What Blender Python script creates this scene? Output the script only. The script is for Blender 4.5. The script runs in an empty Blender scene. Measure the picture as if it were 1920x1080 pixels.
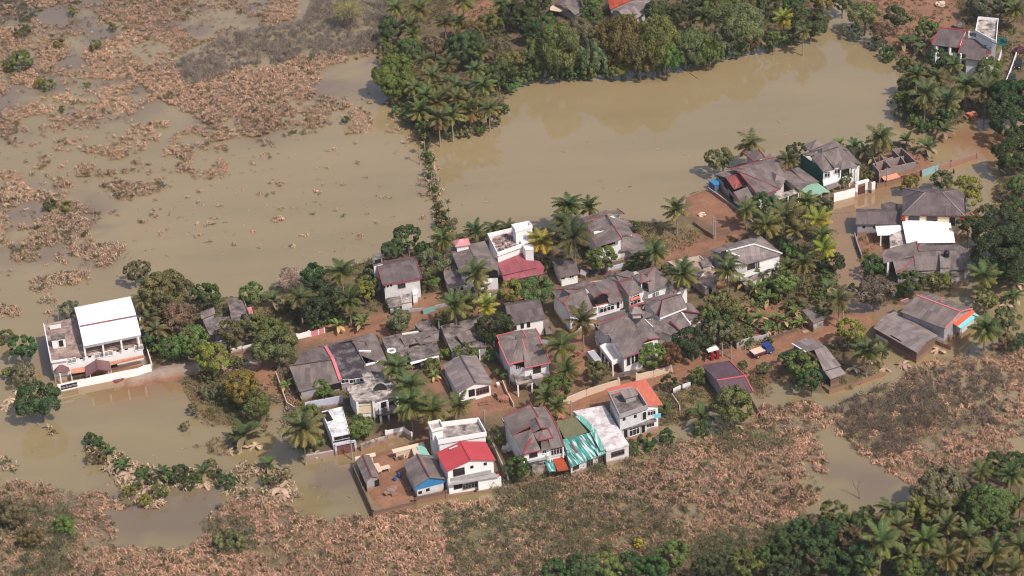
import bpy, math, random
import numpy as np
from mathutils import Vector, Matrix
random.seed(7); RNG = np.random.default_rng(7)
S = bpy.context.scene; COL = S.collection
# ---------------- camera ----------------
F, TH, RO, H = 4600.0, math.radians(32.0), math.radians(-3.0), 271.0     # focal length in photo pixels, depression, roll, height
up = np.array([math.sin(RO)*math.cos(TH), -math.cos(RO)*math.cos(TH), -math.sin(TH)])
fw = np.array([0, 0, 1.0]); YA = fw-(fw@up)*up; YA /= np.linalg.norm(YA); XA = np.cross(YA, up)
RW = np.array([XA, YA, up])                       # camera axes -> world axes
cam_d = bpy.data.cameras.new('camera'); cam = bpy.data.objects.new('camera', cam_d); COL.objects.link(cam); S.camera = cam
cam_d.sensor_width = 36; cam_d.lens = 36*F/1920; cam_d.clip_start = 1; cam_d.clip_end = 12000
cx_, cy_, cz_ = RW@np.array([1., 0, 0]), RW@np.array([0, -1., 0]), RW@np.array([0, 0, -1.])
cam.matrix_world = Matrix([[cx_[0], cy_[0], cz_[0], 0], [cx_[1], cy_[1], cz_[1], 0], [cx_[2], cy_[2], cz_[2], H], [0, 0, 0, 1]])
# ---------------- light ----------------
SUN_EL, SUN_AZ = math.radians(52), math.radians(-48)     # azimuth of the sun measured from +X, to the camera's right and behind it
sd = np.array([math.cos(SUN_EL)*math.cos(SUN_AZ), math.cos(SUN_EL)*math.sin(SUN_AZ), math.sin(SUN_EL)])
W = bpy.data.worlds.new('World'); S.world = W; W.use_nodes = True
nt = W.node_tree; bg = nt.nodes['Background']; sky = nt.nodes.new('ShaderNodeTexSky'); sky.sky_type = 'NISHITA'; sky.sun_disc = False
sky.sun_elevation = SUN_EL; sky.sun_rotation = math.pi/2-SUN_AZ; sky.air_density = 1.0; sky.dust_density = 3.0; sky.ozone_density = 1.0
nt.links.new(sky.outputs[0], bg.inputs[0]); bg.inputs[1].default_value = 0.15
sl = bpy.data.lights.new('sun', 'SUN'); sl.energy = 4.1; sl.angle = math.radians(1.0); sl.color = (1, .93, .84)
so = bpy.data.objects.new('sun', sl); COL.objects.link(so); so.rotation_euler = Vector(sd).to_track_quat('Z', 'Y').to_euler(); so.location = (0, 400, 300)
S.view_settings.view_transform = 'Standard'; S.view_settings.look = 'None'; S.view_settings.exposure = 0.0; S.view_settings.gamma = 1.0; S.cycles.pixel_filter_type = 'BLACKMAN_HARRIS'; S.cycles.filter_width = 1.15
# ---------------- projection helpers ----------------
def P(px, py, z=0.0):
    r = RW@np.array([px-960, py-540, F]); t = (z-H)/r[2]
    return Vector((r[0]*t, r[1]*t, z))
def proj(x, y, z=0.0):
    q = np.stack([x, y, z-H+np.zeros_like(x)], -1)@RW
    return 960+F*q[..., 0]/q[..., 2], 540+F*q[..., 1]/q[..., 2]
def mpp(px, py):                                    # metres per photo pixel there
    return (P(px+1, py)-P(px, py)).length
def ZM(ox, oy, s):
    return lambda *a: [(ox+a[i]/s, oy+a[i+1]/s) for i in range(0, len(a), 2)]
def srgb(r, g, b):
    f = lambda c: (c/255/12.92 if c/255 <= .04045 else ((c/255+.055)/1.055)**2.4)
    return (f(r), f(g), f(b))
# ---------------- noise ----------------
_p = RNG.random((256, 256))
def vn(x, y):
    xi = np.floor(x).astype(int); yi = np.floor(y).astype(int); fx = x-xi; fy = y-yi
    fx = fx*fx*(3-2*fx); fy = fy*fy*(3-2*fy); g = lambda a, b: _p[a % 256, b % 256]
    return (g(xi, yi)*(1-fx)+g(xi+1, yi)*fx)*(1-fy)+(g(xi, yi+1)*(1-fx)+g(xi+1, yi+1)*fx)*fy
def fbm(x, y, o=4):
    s = 0; a = .5; t = 0
    for i in range(o): s = s+a*vn(x*2**i+17*i, y*2**i+31*i); t += a; a *= .5
    return s/t
def inpoly(px, py, poly):
    c = np.zeros(px.shape, bool); n = len(poly)
    for i in range(n):
        x1, y1 = poly[i]; x2, y2 = poly[i-1]
        if y1 == y2: continue
        m = ((y1 > py) != (y2 > py)) & (px < (x2-x1)*(py-y1)/(y2-y1)+x1); c ^= m
    return c
# ---------------- materials ----------------
MATS = {}
def newmat(name):
    m = bpy.data.materials.new(name); m.use_nodes = True; n = m.node_tree.nodes; b = n['Principled BSDF']
    try: b.inputs['Specular IOR Level'].default_value = .25
    except Exception: pass
    return m, n, m.node_tree.links, b
def noise(n, l, scale, detail=4, vec=None, rough=.6):
    t = n.new('ShaderNodeTexNoise'); t.inputs['Scale'].default_value = scale; t.inputs['Detail'].default_value = detail; t.inputs['Roughness'].default_value = rough
    if vec is not None: l.new(vec, t.inputs['Vector'])
    return t.outputs[0]
def ramp(n, l, fac, a, b, lo=0.0, hi=1.0):
    r = n.new('ShaderNodeMapRange'); r.inputs['From Min'].default_value = a; r.inputs['From Max'].default_value = b
    r.inputs['To Min'].default_value = lo; r.inputs['To Max'].default_value = hi; l.new(fac, r.inputs['Value']); return r.outputs[0]
def mix(n, l, fac, a, b, mode='MIX'):
    m = n.new('ShaderNodeMix'); m.data_type = 'RGBA'; m.blend_type = mode
    for i, v in ((0, fac), (6, a), (7, b)):
        if hasattr(v, 'default_value') or hasattr(v, 'is_linked'): l.new(v, m.inputs[i])
        elif i == 0: m.inputs[i].default_value = v
        else: m.inputs[i].default_value = (*v, 1)
    return m.outputs[2]
def pos(n): return n.new('ShaderNodeNewGeometry').outputs['Position']
def paint(c, rough=.7, grime=.25, mud=True, key=None, blot=0.0, blotc=(.03, .027, .028)):
    k = key or ('paint', tuple(round(v, 3) for v in c), rough, grime, mud, blot)
    if k in MATS: return MATS[k]
    m, n, l, b = newmat('weathered paint'); g = pos(n)
    f = ramp(n, l, noise(n, l, .9, 6, g, .7), .42, .68, 0, grime)
    o = mix(n, l, f, c, tuple(v*.42+.02 for v in c))
    if blot: o = mix(n, l, ramp(n, l, noise(n, l, .55, 8, g, .75), .5-.16*blot, .62, 0, .92), o, blotc)
    mp = n.new('ShaderNodeMapping'); mp.inputs['Scale'].default_value = (3.5, 3.5, .35); l.new(g, mp.inputs[0])
    o = mix(n, l, ramp(n, l, noise(n, l, 1.0, 3, mp.outputs[0]), .55, .8, 0, grime*.9), o, tuple(v*.3 for v in c))
    if mud:
        sx = n.new('ShaderNodeSeparateXYZ'); l.new(g, sx.inputs[0]); nn = noise(n, l, .5, 3, g)
        a = n.new('ShaderNodeMath'); a.operation = 'MULTIPLY_ADD'; l.new(nn, a.inputs[0]); a.inputs[1].default_value = -.9; l.new(sx.outputs[2], a.inputs[2])
        o = mix(n, l, ramp(n, l, a.outputs[0], .35, .75, .8, 0), o, (.27, .15, .095))
    l.new(o, b.inputs['Base Color']); b.inputs['Roughness'].default_value = rough; MATS[k] = m; return m
def sheet(c, var=.35, gloss=.65, key=None, uscale=1.0, stain=.35, rib=0.0, streak=None):      # corrugated roofing: courses of sheets with streaks down the slope
    k = ('sheet', tuple(round(v, 3) for v in c), var, gloss, uscale, stain, rib, streak)
    if k in MATS: return MATS[k]
    m, n, l, b = newmat('corrugated roofing'); uv = n.new('ShaderNodeUVMap').outputs[0]
    br = n.new('ShaderNodeTexBrick'); l.new(uv, br.inputs['Vector']); br.inputs['Scale'].default_value = 1; br.inputs['Brick Width'].default_value = 1.05*uscale; br.inputs['Row Height'].default_value = 2.3
    br.inputs['Mortar Size'].default_value = .03; br.inputs['Mortar Smooth'].default_value = .6; br.offset = 0
    br.inputs['Color1'].default_value = (*[v*(1-var*.5) for v in c], 1); br.inputs['Color2'].default_value = (*[min(1, v*(1+var*.5)) for v in c], 1)
    br.inputs['Mortar'].default_value = (*[v*.6 for v in c], 1); br.inputs['Bias'].default_value = -.1
    mp = n.new('ShaderNodeMapping'); mp.inputs['Scale'].default_value = (3.2, .28, 1); l.new(uv, mp.inputs[0])
    st = ramp(n, l, noise(n, l, 1.0, 5, mp.outputs[0], .65), .38, .68, 0, stain*1.3)
    o = mix(n, l, st, br.outputs[0], tuple(v*.42 for v in c))
    g = pos(n); o = mix(n, l, ramp(n, l, noise(n, l, .35, 5, g), .45, .7, 0, stain), o, (c[0]*1.25+.02, c[1]*1.2+.02, c[2]*1.15+.015))
    o = mix(n, l, ramp(n, l, noise(n, l, 2.2, 6, g, .8), .58, .75, 0, stain*1.2), o, (.045, .035, .035))
    if streak:
        m3 = n.new('ShaderNodeMapping'); m3.inputs['Scale'].default_value = (2.4, .2, 1); l.new(uv, m3.inputs[0]); o = mix(n, l, ramp(n, l, noise(n, l, 1.0, 2, m3.outputs[0]), .5, .58, 0, .85), o, streak)
    if rib:
        wv = n.new('ShaderNodeTexWave'); wv.inputs['Scale'].default_value = 1.0; wv.inputs['Distortion'].default_value = 0; l.new(uv, wv.inputs[0])
        o = mix(n, l, ramp(n, l, wv.outputs[1], .0, 1, 0, rib), o, tuple(v*.6 for v in c))
    l.new(o, b.inputs['Base Color']); b.inputs['Roughness'].default_value = gloss; MATS[k] = m; return m
def plain(c, rough=.6, name='painted surface', metal=0.0):
    k = ('plain', c, rough)
    if k in MATS: return MATS[k]
    m, n, l, b = newmat(name); o = mix(n, l, ramp(n, l, noise(n, l, 1.7, 4, pos(n)), .35, .7, 0, .35), c, tuple(v*.6 for v in c))
    l.new(o, b.inputs['Base Color']); b.inputs['Roughness'].default_value = rough; b.inputs['Metallic'].default_value = metal; MATS[k] = m; return m
def leafmat(name='leaves', rough=.55, vs=.5):
    m, n, l, b = newmat(name); oi = n.new('ShaderNodeObjectInfo'); at = n.new('ShaderNodeAttribute'); at.attribute_name = 'Col'
    o = mix(n, l, 1.0, oi.outputs['Color'], at.outputs['Color'], 'MULTIPLY')
    o = mix(n, l, ramp(n, l, noise(n, l, vs, 3, pos(n)), .35, .7, 0, .45), o, mix(n, l, 1.0, o, (.62, .68, .6), 'MULTIPLY'))
    hs = n.new('ShaderNodeHueSaturation'); l.new(o, hs.inputs['Color']); l.new(ramp(n, l, oi.outputs['Random'], 0, 1, .48, .515), hs.inputs['Hue']); l.new(ramp(n, l, oi.outputs['Random'], 0, 1, .9, 1.12), hs.inputs['Value'])
    l.new(hs.outputs[0], b.inputs['Base Color']); b.inputs['Roughness'].default_value = rough
    out = n['Material Output']; tr = n.new('ShaderNodeBsdfTranslucent'); l.new(hs.outputs[0], tr.inputs[0]); ms = n.new('ShaderNodeMixShader'); ms.inputs[0].default_value = .33
    l.new(b.outputs[0], ms.inputs[1]); l.new(tr.outputs[0], ms.inputs[2]); l.new(ms.outputs[0], out.inputs['Surface']); return m
LEAF = leafmat(); BARK = plain((.17, .13, .10), .9, 'bark'); DRYM = leafmat('mud coated leaves', .85, .35)
GLASS = plain((.022, .022, .028), .25, 'dark glass'); GLASS.node_tree.nodes['Principled BSDF'].inputs['Specular IOR Level'].default_value = .6
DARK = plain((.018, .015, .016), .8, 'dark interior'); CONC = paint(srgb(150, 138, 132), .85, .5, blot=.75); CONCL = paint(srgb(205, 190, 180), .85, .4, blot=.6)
BLACKROOF = paint(srgb(66, 56, 60), .75, .5, False, blot=.2, blotc=(.22, .2, .2)); STAIN = paint(srgb(165, 148, 142), .85, .55, False, blot=1.25)
WHITE = paint((.78, .75, .74), .7, .16); WHITE2 = paint((.64, .60, .585), .75, .35); WHITEC = paint((.82, .79, .77), .6, .07, False)
CREAM = paint((.72, .60, .40), .7, .2); GREYW = paint((.36, .325, .33), .8, .4); BROWNW = paint((.17, .105, .082), .9, .5); PINKW = paint((.66, .45, .43), .7, .3)
ASB = sheet((.19, .148, .138), .6, stain=.5); ASBD = sheet((.135, .103, .100), .6, stain=.5); ASBL = sheet((.25, .20, .19), .55, stain=.5); PURP = sheet((.115, .068, .088), .2)
REDT = plain(srgb(150, 66, 72), .5, 'red trim paint'); MAROON = sheet(srgb(148, 80, 88), .25, .55); REDM = sheet(srgb(186, 72, 76), .1, .45, stain=.2, rib=.12); ORANGE = sheet(srgb(222, 100, 72), .2, .6, stain=.3, rib=.2)
WHITES = sheet((.84, .81, .80), .07, .45, stain=.09); TEALW = paint((.01, .11, .09), .6, .25); TURQ = sheet(srgb(66, 136, 126), .9, .4, stain=.25, uscale=.8, streak=(.62,.66,.66)); GREENS = sheet(srgb(138, 172, 150), .15, .5, stain=.2); OLIVES = sheet(srgb(112, 110, 82), .12, .6, stain=.2)
BLUES = sheet(srgb(62, 130, 180), .1, .5, stain=.08, rib=.15); RUST = sheet(srgb(165, 72, 48), .5, .7, stain=.5); TILE = sheet(srgb(188, 128, 104), .2, .7, stain=.3, uscale=.4); BRICK = paint((.30, .12, .085), .9, .5)
BEIGE = paint((.62, .47, .36), .8, .2, False)
# ---------------- mesh builder ----------------
class MB:
    def __init__(s): s.v = []; s.f = []; s.uv = []
    def face(s, pts):
        pts = [Vector(p) for p in pts]; i = len(s.v); s.v += pts; s.f.append(list(range(i, i+len(pts))))
        nrm = Vector((0, 0, 0))
        for a in range(len(pts)): nrm += (pts[a]-pts[0]).cross(pts[(a+1) % len(pts)]-pts[0])
        nrm = nrm.normalized() if nrm.length > 1e-9 else Vector((0, 0, 1)); hz = nrm.cross(Vector((0, 0, 1)))
        hz = hz.normalized() if hz.length > .02 else Vector((1, 0, 0)); dn = nrm.cross(hz)
        s.uv += [(p.dot(hz), p.dot(dn)) for p in pts]
    def prism(s, bot, top):                       # bot, top: loops of equal length
        bot = [Vector(p) for p in bot]; top = [Vector(p) for p in top]; n = len(bot)
        ar = sum(top[i].x*top[(i+1) % n].y-top[(i+1) % n].x*top[i].y for i in range(n))
        if ar < 0: bot = bot[::-1]; top = top[::-1]
        s.face(top); s.face(bot[::-1])
        for i in range(n): s.face([bot[i], bot[(i+1) % n], top[(i+1) % n], top[i]])
    def box(s, c, sx, sy, sz, ang=0.0):           # c = centre of the base
        c = Vector(c); ca, sa = math.cos(ang), math.sin(ang)
        q = [c+Vector((x*ca-y*sa, x*sa+y*ca, 0)) for x, y in ((-sx/2, -sy/2), (sx/2, -sy/2), (sx/2, sy/2), (-sx/2, sy/2))]
        s.prism(q, [p+Vector((0, 0, sz)) for p in q])
    def bar(s, a, b, w, h=None):
        a = Vector(a); b = Vector(b); h = h or w; d = (b-a).normalized(); u = d.cross(Vector((0, 0, 1)))
        u = u.normalized() if u.length > .05 else Vector((1, 0, 0)); v = u.cross(d)
        q = [u*(i*w/2)+v*(j*h/2) for i, j in ((-1, -1), (1, -1), (1, 1), (-1, 1))]
        A = [a+k for k in q]; B = [b+k for k in q]; s.face(A[::-1]) ; s.face(B)
        for i in range(4): s.face([A[i], A[(i+1) % 4], B[(i+1) % 4], B[i]])
    def tube(s, pts, rad, n=8, cap=True):
        pts = [Vector(p) for p in pts]; rings = []
        for k, p in enumerate(pts):
            d = (pts[min(k+1, len(pts)-1)]-pts[max(k-1, 0)]).normalized(); u = d.cross(Vector((.31, .2, .93))).normalized(); v = u.cross(d)
            r = rad[k] if isinstance(rad, (list, tuple)) else rad
            rings.append([p+u*r*math.cos(6.2832*i/n)+v*r*math.sin(6.2832*i/n) for i in range(n)])
        for k in range(len(rings)-1):
            for i in range(n): s.face([rings[k][(i+1) % n], rings[k][i], rings[k+1][i], rings[k+1][(i+1) % n]])
        if cap: s.face(rings[-1][::-1]); s.face(rings[0])
    def build(s, name, mat, parent=None, col=None):
        me = bpy.data.meshes.new(name); off = parent.matrix_world.inverted() if parent is not None else None
        loc = Vector((0, 0, 0))
        vs = s.v
        if parent is not None:
            vs = [v-parent['_w'] for v in vs] if False else [v-Vector(ORG[parent.name]) for v in vs]
        me.from_pydata([tuple(v) for v in vs], [], s.f); me.update()
        ul = me.uv_layers.new(name='UVMap'); ul.data.foreach_set('uv', [c for p in s.uv for c in p])
        o = bpy.data.objects.new(name, me); me.materials.append(mat); COL.objects.link(o)
        if parent is not None: o.parent = parent; ORG[o.name] = ORG[parent.name]
        return o
ORG = {}
def root(name, label, cat, loc, group=None):
    o = bpy.data.objects.new(name, None); COL.objects.link(o); o.location = loc; o.empty_display_size = 1
    o['label'] = label; o['category'] = cat
    if group: o['group'] = group
    ORG[o.name] = tuple(loc); return o
def tag(o, label, cat, group=None):
    o['label'] = label; o['category'] = cat
    if group: o['group'] = group
    return o
def single(name, mb, mat, label, cat, loc, group=None):      # a thing that is one mesh, origin at its base
    me_o = mb.build(name, mat); loc = Vector(loc)
    me_o.data.transform(Matrix.Translation(-loc)); me_o.location = loc; ORG[me_o.name] = tuple(loc)
    return tag(me_o, label, cat, group)
def npmesh(name, V, Fq, C=None, k=4):
    me = bpy.data.meshes.new(name); nv, nf = len(V), len(Fq); me.vertices.add(nv); me.vertices.foreach_set('co', np.asarray(V, np.float32).ravel())
    me.loops.add(nf*k); me.loops.foreach_set('vertex_index', np.asarray(Fq, np.int32).ravel()); me.polygons.add(nf)
    me.polygons.foreach_set('loop_start', np.arange(nf, dtype=np.int32)*k); me.polygons.foreach_set('loop_total', np.full(nf, k, np.int32))
    if C is not None:
        a = me.color_attributes.new('Col', 'FLOAT_COLOR', 'POINT'); a.data.foreach_set('color', np.c_[C, np.ones(nv)].astype(np.float32).ravel())
    me.update(calc_edges=True); return me
# ---------------- ground and water ----------------
def axis(lo, hi, st, far):
    a = np.arange(lo, hi+st*.5, st); e = []; d = st
    x = hi
    while x < far: d *= 1.6; x += d; e.append(x)
    e2 = []; d = st; x = lo
    while x > -far: d *= 1.6; x -= d; e2.append(x)
    return np.array(e2[::-1]+list(a)+e)
def gridmesh(name, xs, ys, Z, C):
    nx, ny = len(xs), len(ys); X, Y = np.meshgrid(xs, ys); V = np.stack([X, Y, Z], -1).reshape(-1, 3)
    i = np.arange(nx*ny).reshape(ny, nx); Q = np.stack([i[:-1, :-1], i[:-1, 1:], i[1:, 1:], i[1:, :-1]], -1).reshape(-1, 4)
    me = npmesh(name, V, Q, C.reshape(-1, 3)); o = bpy.data.objects.new(name, me); COL.objects.link(o); me.polygons.foreach_set('use_smooth', np.ones(len(Q), bool)); return o
LAND = [
 [(262,575),(300,548),(400,562),(455,565),(530,548),(560,520),(640,500),(705,488),(760,470),(850,440),(930,428),(1010,425),(1060,430),(1150,410),(1210,415),(1245,420),(1285,400),(1290,362),(1330,352),(1345,325),(1400,300),(1500,285),(1600,290),(1640,270),(1690,262),(1745,300),(1745,318),(1645,348),(1565,378),(1550,400),(1560,470),(1566,540),(1590,590),(1640,592),(1640,608),(1600,630),(1480,660),(1430,690),(1440,712),(1410,735),(1330,760),(1240,800),(1180,815),(1180,850),(1060,890),(940,915),(840,935),(705,960),(668,880),(700,850),(790,832),(780,812),(640,840),(580,850),(545,800),(520,700),(505,690),(500,730),(478,700),(430,700),(370,705),(280,722),(225,730),(222,712),(282,700),(290,690),(280,640)],
 [(335,712),(430,660),(500,690),(512,750),(510,820),(440,800),(400,790),(345,745)],
 [(1430,690),(1480,650),(1600,625),(1640,640),(1640,690),(1590,735),(1550,738),(1520,740),(1470,710),(1440,725),(1390,740)],
 [(1604,440),(1650,425),(1690,440),(1690,520),(1790,540),(1780,560),(1700,575),(1620,570)],
 [(700,-200),(712,60),(730,150),(765,215),(790,245),(870,245),(935,215),(955,150),(1100,138),(1220,128),(1330,104),(1480,68),(1535,22),(1556,-200)],
 [(1560,-200),(1570,10),(1640,72),(1690,110),(1740,145),(1695,165),(1692,225),(1740,245),(1830,222),(1880,205),(1900,190),(2400,150),(2400,-200)],
 [(1870,300),(1960,280),(2400,250),(2400,600),(1900,520),(1850,470),(1855,420),(1885,390)],
 [(1000,1100),(1080,1055),(1430,1010),(1500,965),(1700,960),(1790,900),(1860,870),(2400,850),(2400,1500),(900,1500)],
 [(795,240),(802,300),(808,380),(830,445),(815,445),(800,380),(793,300)],
 [(0,1095),(900,1095),(900,1500),(-300,1500),(-300,1095)]]
RED = [[(1283,372),(1330,355),(1390,395),(1400,440),(1375,445),(1300,410)],[(1220,470),(1340,440),(1400,440),(1390,462),(1300,480),(1230,500)],[(205,735),(222,712),(300,700),(480,672),(485,690),(360,708),(255,730)],
 [(440,665),(495,668),(520,700),(520,735),(500,740),(470,705)],[(770,560),(830,550),(830,590),(770,595)],[(560,625),(715,590),(940,545),(1100,510),(1110,520),(720,640),(560,650)],[(1000,700),(1100,660),(1120,700),(1010,790)],
 [(1040,640),(1120,620),(1125,690),(1050,720)],[(880,700),(1000,690),(960,770),(880,790)],[(1050,755),(1260,690),(1470,610),(1640,575),(1700,570),(1640,625),(1480,668),(1440,720),(1340,700),(1240,730),(1060,780)],[(670,850),(780,800),(830,800),(880,920),(700,960)],
 [(1395,560),(1480,570),(1530,600),(1470,625),(1400,600)],[(1600,430),(1700,440),(1690,480),(1610,470)],[(1570,-100),(1780,-100),(1800,60),(1780,110),(1700,110),(1640,60)],[(1620,290),(1750,290),(1740,330),(1640,350)],[(920,0),(880,50),(860,20)],[(840,0),(930,0),(930,45),(860,45)],
 [(510,690),(560,740),(570,760),(540,770)],[(800,690),(850,680),(860,730),(810,740)],[(1300,500),(1380,520),(1330,560)]]
GRASS = [[(470,560),(560,575),(700,600),(560,630),(440,600)],[(1200,420),(1290,425),(1330,440),(1230,480),(1190,450)],[(1240,750),(1350,725),(1340,770),(1270,800)],[(340,720),(420,690),(420,790),(350,760)],[(1330,580),(1400,560),(1400,640),(1330,650)]]
ROAD = [[(243,722),(247,702),(300,690),(480,668),(480,690),(360,702),(300,708)]]
MUDW = [[(1555,372),(1750,318),(1900,300),(1900,235),(1760,235),(1750,270),(1850,300),(1700,350),(1600,410),(1560,420)],[(1545,400),(1610,400),(1620,600),(1580,600)],[(640,850),(790,800),(790,835),(700,880)],[(190,740),(260,700),(480,690),(380,720),(240,760)],[(470,700),(530,690),(540,760),(500,760)],[(1600,560),(1700,560),(1640,640)],[(100,660),(290,640),(290,700),(110,740)]]
def landmask(X, Y, polys, disp=3.0, sc=.12):
    px, py = proj(X, Y); px = px+(fbm(X*sc, Y*sc)-.5)*disp*6; py = py+(fbm(X*sc+50, Y*sc+9)-.5)*disp*3.5
    m = np.zeros(X.shape, bool)
    for p in polys: m |= inpoly(px, py, p)
    return m.astype(float)
def blur(a, k):
    for ax in (0, 1):
        c = np.cumsum(np.pad(a, [(k+1, k) if i == ax else (0, 0) for i in (0, 1)], mode='edge'), axis=ax)
        a = (np.take(c, range(2*k+1, c.shape[ax]), axis=ax)-np.take(c, range(0, c.shape[ax]-2*k-1), axis=ax))/(2*k+1)
    return a
xs = axis(-190, 190, .7, 5000); ys = axis(300, 640, .7, 5000); X, Y = np.meshgrid(xs, ys)
m = blur(blur(landmask(X, Y, LAND), 2), 2); nz = fbm(X*.25, Y*.25); Zg = np.clip(-.55+m*1.0, -.6, .42)+(nz-.5)*.5*m
GH = (xs, ys, Zg)
def gz(x, y):
    i = min(max(int(round((x+190)/.7)), 0), 540); j = min(max(int(round((y-300)/.7)), 0), 480)
    i0 = int(np.searchsorted(xs, x)); j0 = int(np.searchsorted(ys, y)); return max(0.0, float(Zg[min(j0, len(ys)-1), min(i0, len(xs)-1)]))
red = blur(landmask(X, Y, RED, 2.2, .3), 1); gr = blur(landmask(X, Y, GRASS, 4), 1); rd = blur(landmask(X, Y, ROAD, .5), 1)
n2 = fbm(X*.6+3, Y*.6); n3 = fbm(X*.08, Y*.08+7)
cs = lambda c: np.array(c)[None, None, :]
Cg = cs((.15, .105, .06))+(n2-.5)[..., None]*cs((.14, .08, .04)); Cg = Cg*(.8+.5*n3[..., None])
L = lambda a, b, t: a*(1-t[..., None])+b*t[..., None]
Cg = L(Cg, cs((.20, .155, .07))*(.7+.6*n2[..., None]), gr*.85); Cg = L(Cg, cs((.29, .145, .088))*(.72+.55*n2[..., None]), np.clip(red*1.05, 0, 1)*np.clip(.3+n3+.35*n2, 0, 1)); Cg = L(Cg, cs((.38, .29, .24))*(.85+.3*n2[..., None]), rd)
g = gridmesh('ground', xs, ys, Zg, np.clip(Cg, .01, 1)); g['kind'] = 'structure'
mt, n, l, b = newmat('soil'); at = n.new('ShaderNodeAttribute'); at.attribute_name = 'Col'; gp = pos(n)
o = mix(n, l, ramp(n, l, noise(n, l, 1.6, 8, gp, .75), .35, .7, 0, .6), at.outputs['Color'], mix(n, l, 1.0, at.outputs['Color'], (.5, .45, .42), 'MULTIPLY'))
o = mix(n, l, ramp(n, l, noise(n, l, 5.0, 4, gp, .8), .6, .75, 0, .5), o, (.42, .30, .22))
l.new(o, b.inputs['Base Color']); b.inputs['Roughness'].default_value = .8
bp = n.new('ShaderNodeBump'); bp.inputs['Distance'].default_value = .25; bp.inputs['Strength'].default_value = .6; l.new(noise(n, l, 1.2, 6, gp), bp.inputs['Height']); l.new(bp.outputs[0], b.inputs['Normal']); g.data.materials.append(mt)
xw = axis(-190, 190, 2.0, 5000); yw = axis(300, 640, 2.0, 5000); X2, Y2 = np.meshgrid(xw, yw)
mw = blur(landmask(X2, Y2, MUDW, 3), 2); pxw, pyw = proj(X2, Y2); nw = fbm(X2*.02, Y2*.03)
Cw = cs((.280, .208, .112))*(.92+.16*nw[..., None])
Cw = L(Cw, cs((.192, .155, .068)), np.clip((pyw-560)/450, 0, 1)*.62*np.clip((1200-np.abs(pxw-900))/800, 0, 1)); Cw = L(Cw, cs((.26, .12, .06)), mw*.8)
SUBM = [[(-60,-40),(560,-40),(560,40),(420,70),(330,140),(340,170),(235,240),(90,262),(-60,262)],[(255,150),(560,105),(720,88),(730,130),(600,190),(560,230),(500,266),(360,240)],[(-60,340),(200,370),(245,460),(200,515),(-60,480)],[(150,900),(560,880),(700,950),(560,990),(220,1030),(160,960)],[(1440,820),(1560,860),(1700,880),(1760,930),(1500,960),(1480,880)],[(560,880),(690,850),(700,930),(560,930)]]
sb = blur(landmask(X2, Y2, SUBM, 6), 2)*np.clip((fbm(X2*.14+4, Y2*.14)-.38)*5, 0, 1); Cw = L(Cw, cs((.165, .115, .085)), sb*.75)
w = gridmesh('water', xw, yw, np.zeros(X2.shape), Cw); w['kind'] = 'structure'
mt, n, l, b = newmat('muddy flood water'); at = n.new('ShaderNodeAttribute'); at.attribute_name = 'Col'; gp = pos(n)
mp = n.new('ShaderNodeMapping'); mp.inputs['Scale'].default_value = (.015, .06, 1); mp.inputs['Rotation'].default_value = (0, 0, .25); l.new(gp, mp.inputs[0])
o = mix(n, l, ramp(n, l, noise(n, l, 1.0, 5, mp.outputs[0]), .4, .7, 0, .8), at.outputs['Color'], mix(n, l, 1.0, at.outputs['Color'], (.82, .84, .82), 'MULTIPLY'))
l.new(o, b.inputs['Base Color']); b.inputs['Roughness'].default_value = .03; b.inputs['Specular IOR Level'].default_value = .95
bp = n.new('ShaderNodeBump'); bp.inputs['Distance'].default_value = .02; bp.inputs['Strength'].default_value = .06; l.new(noise(n, l, .8, 4, gp), bp.inputs['Height']); l.new(bp.outputs[0], b.inputs['Normal']); w.data.materials.append(mt)
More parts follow.
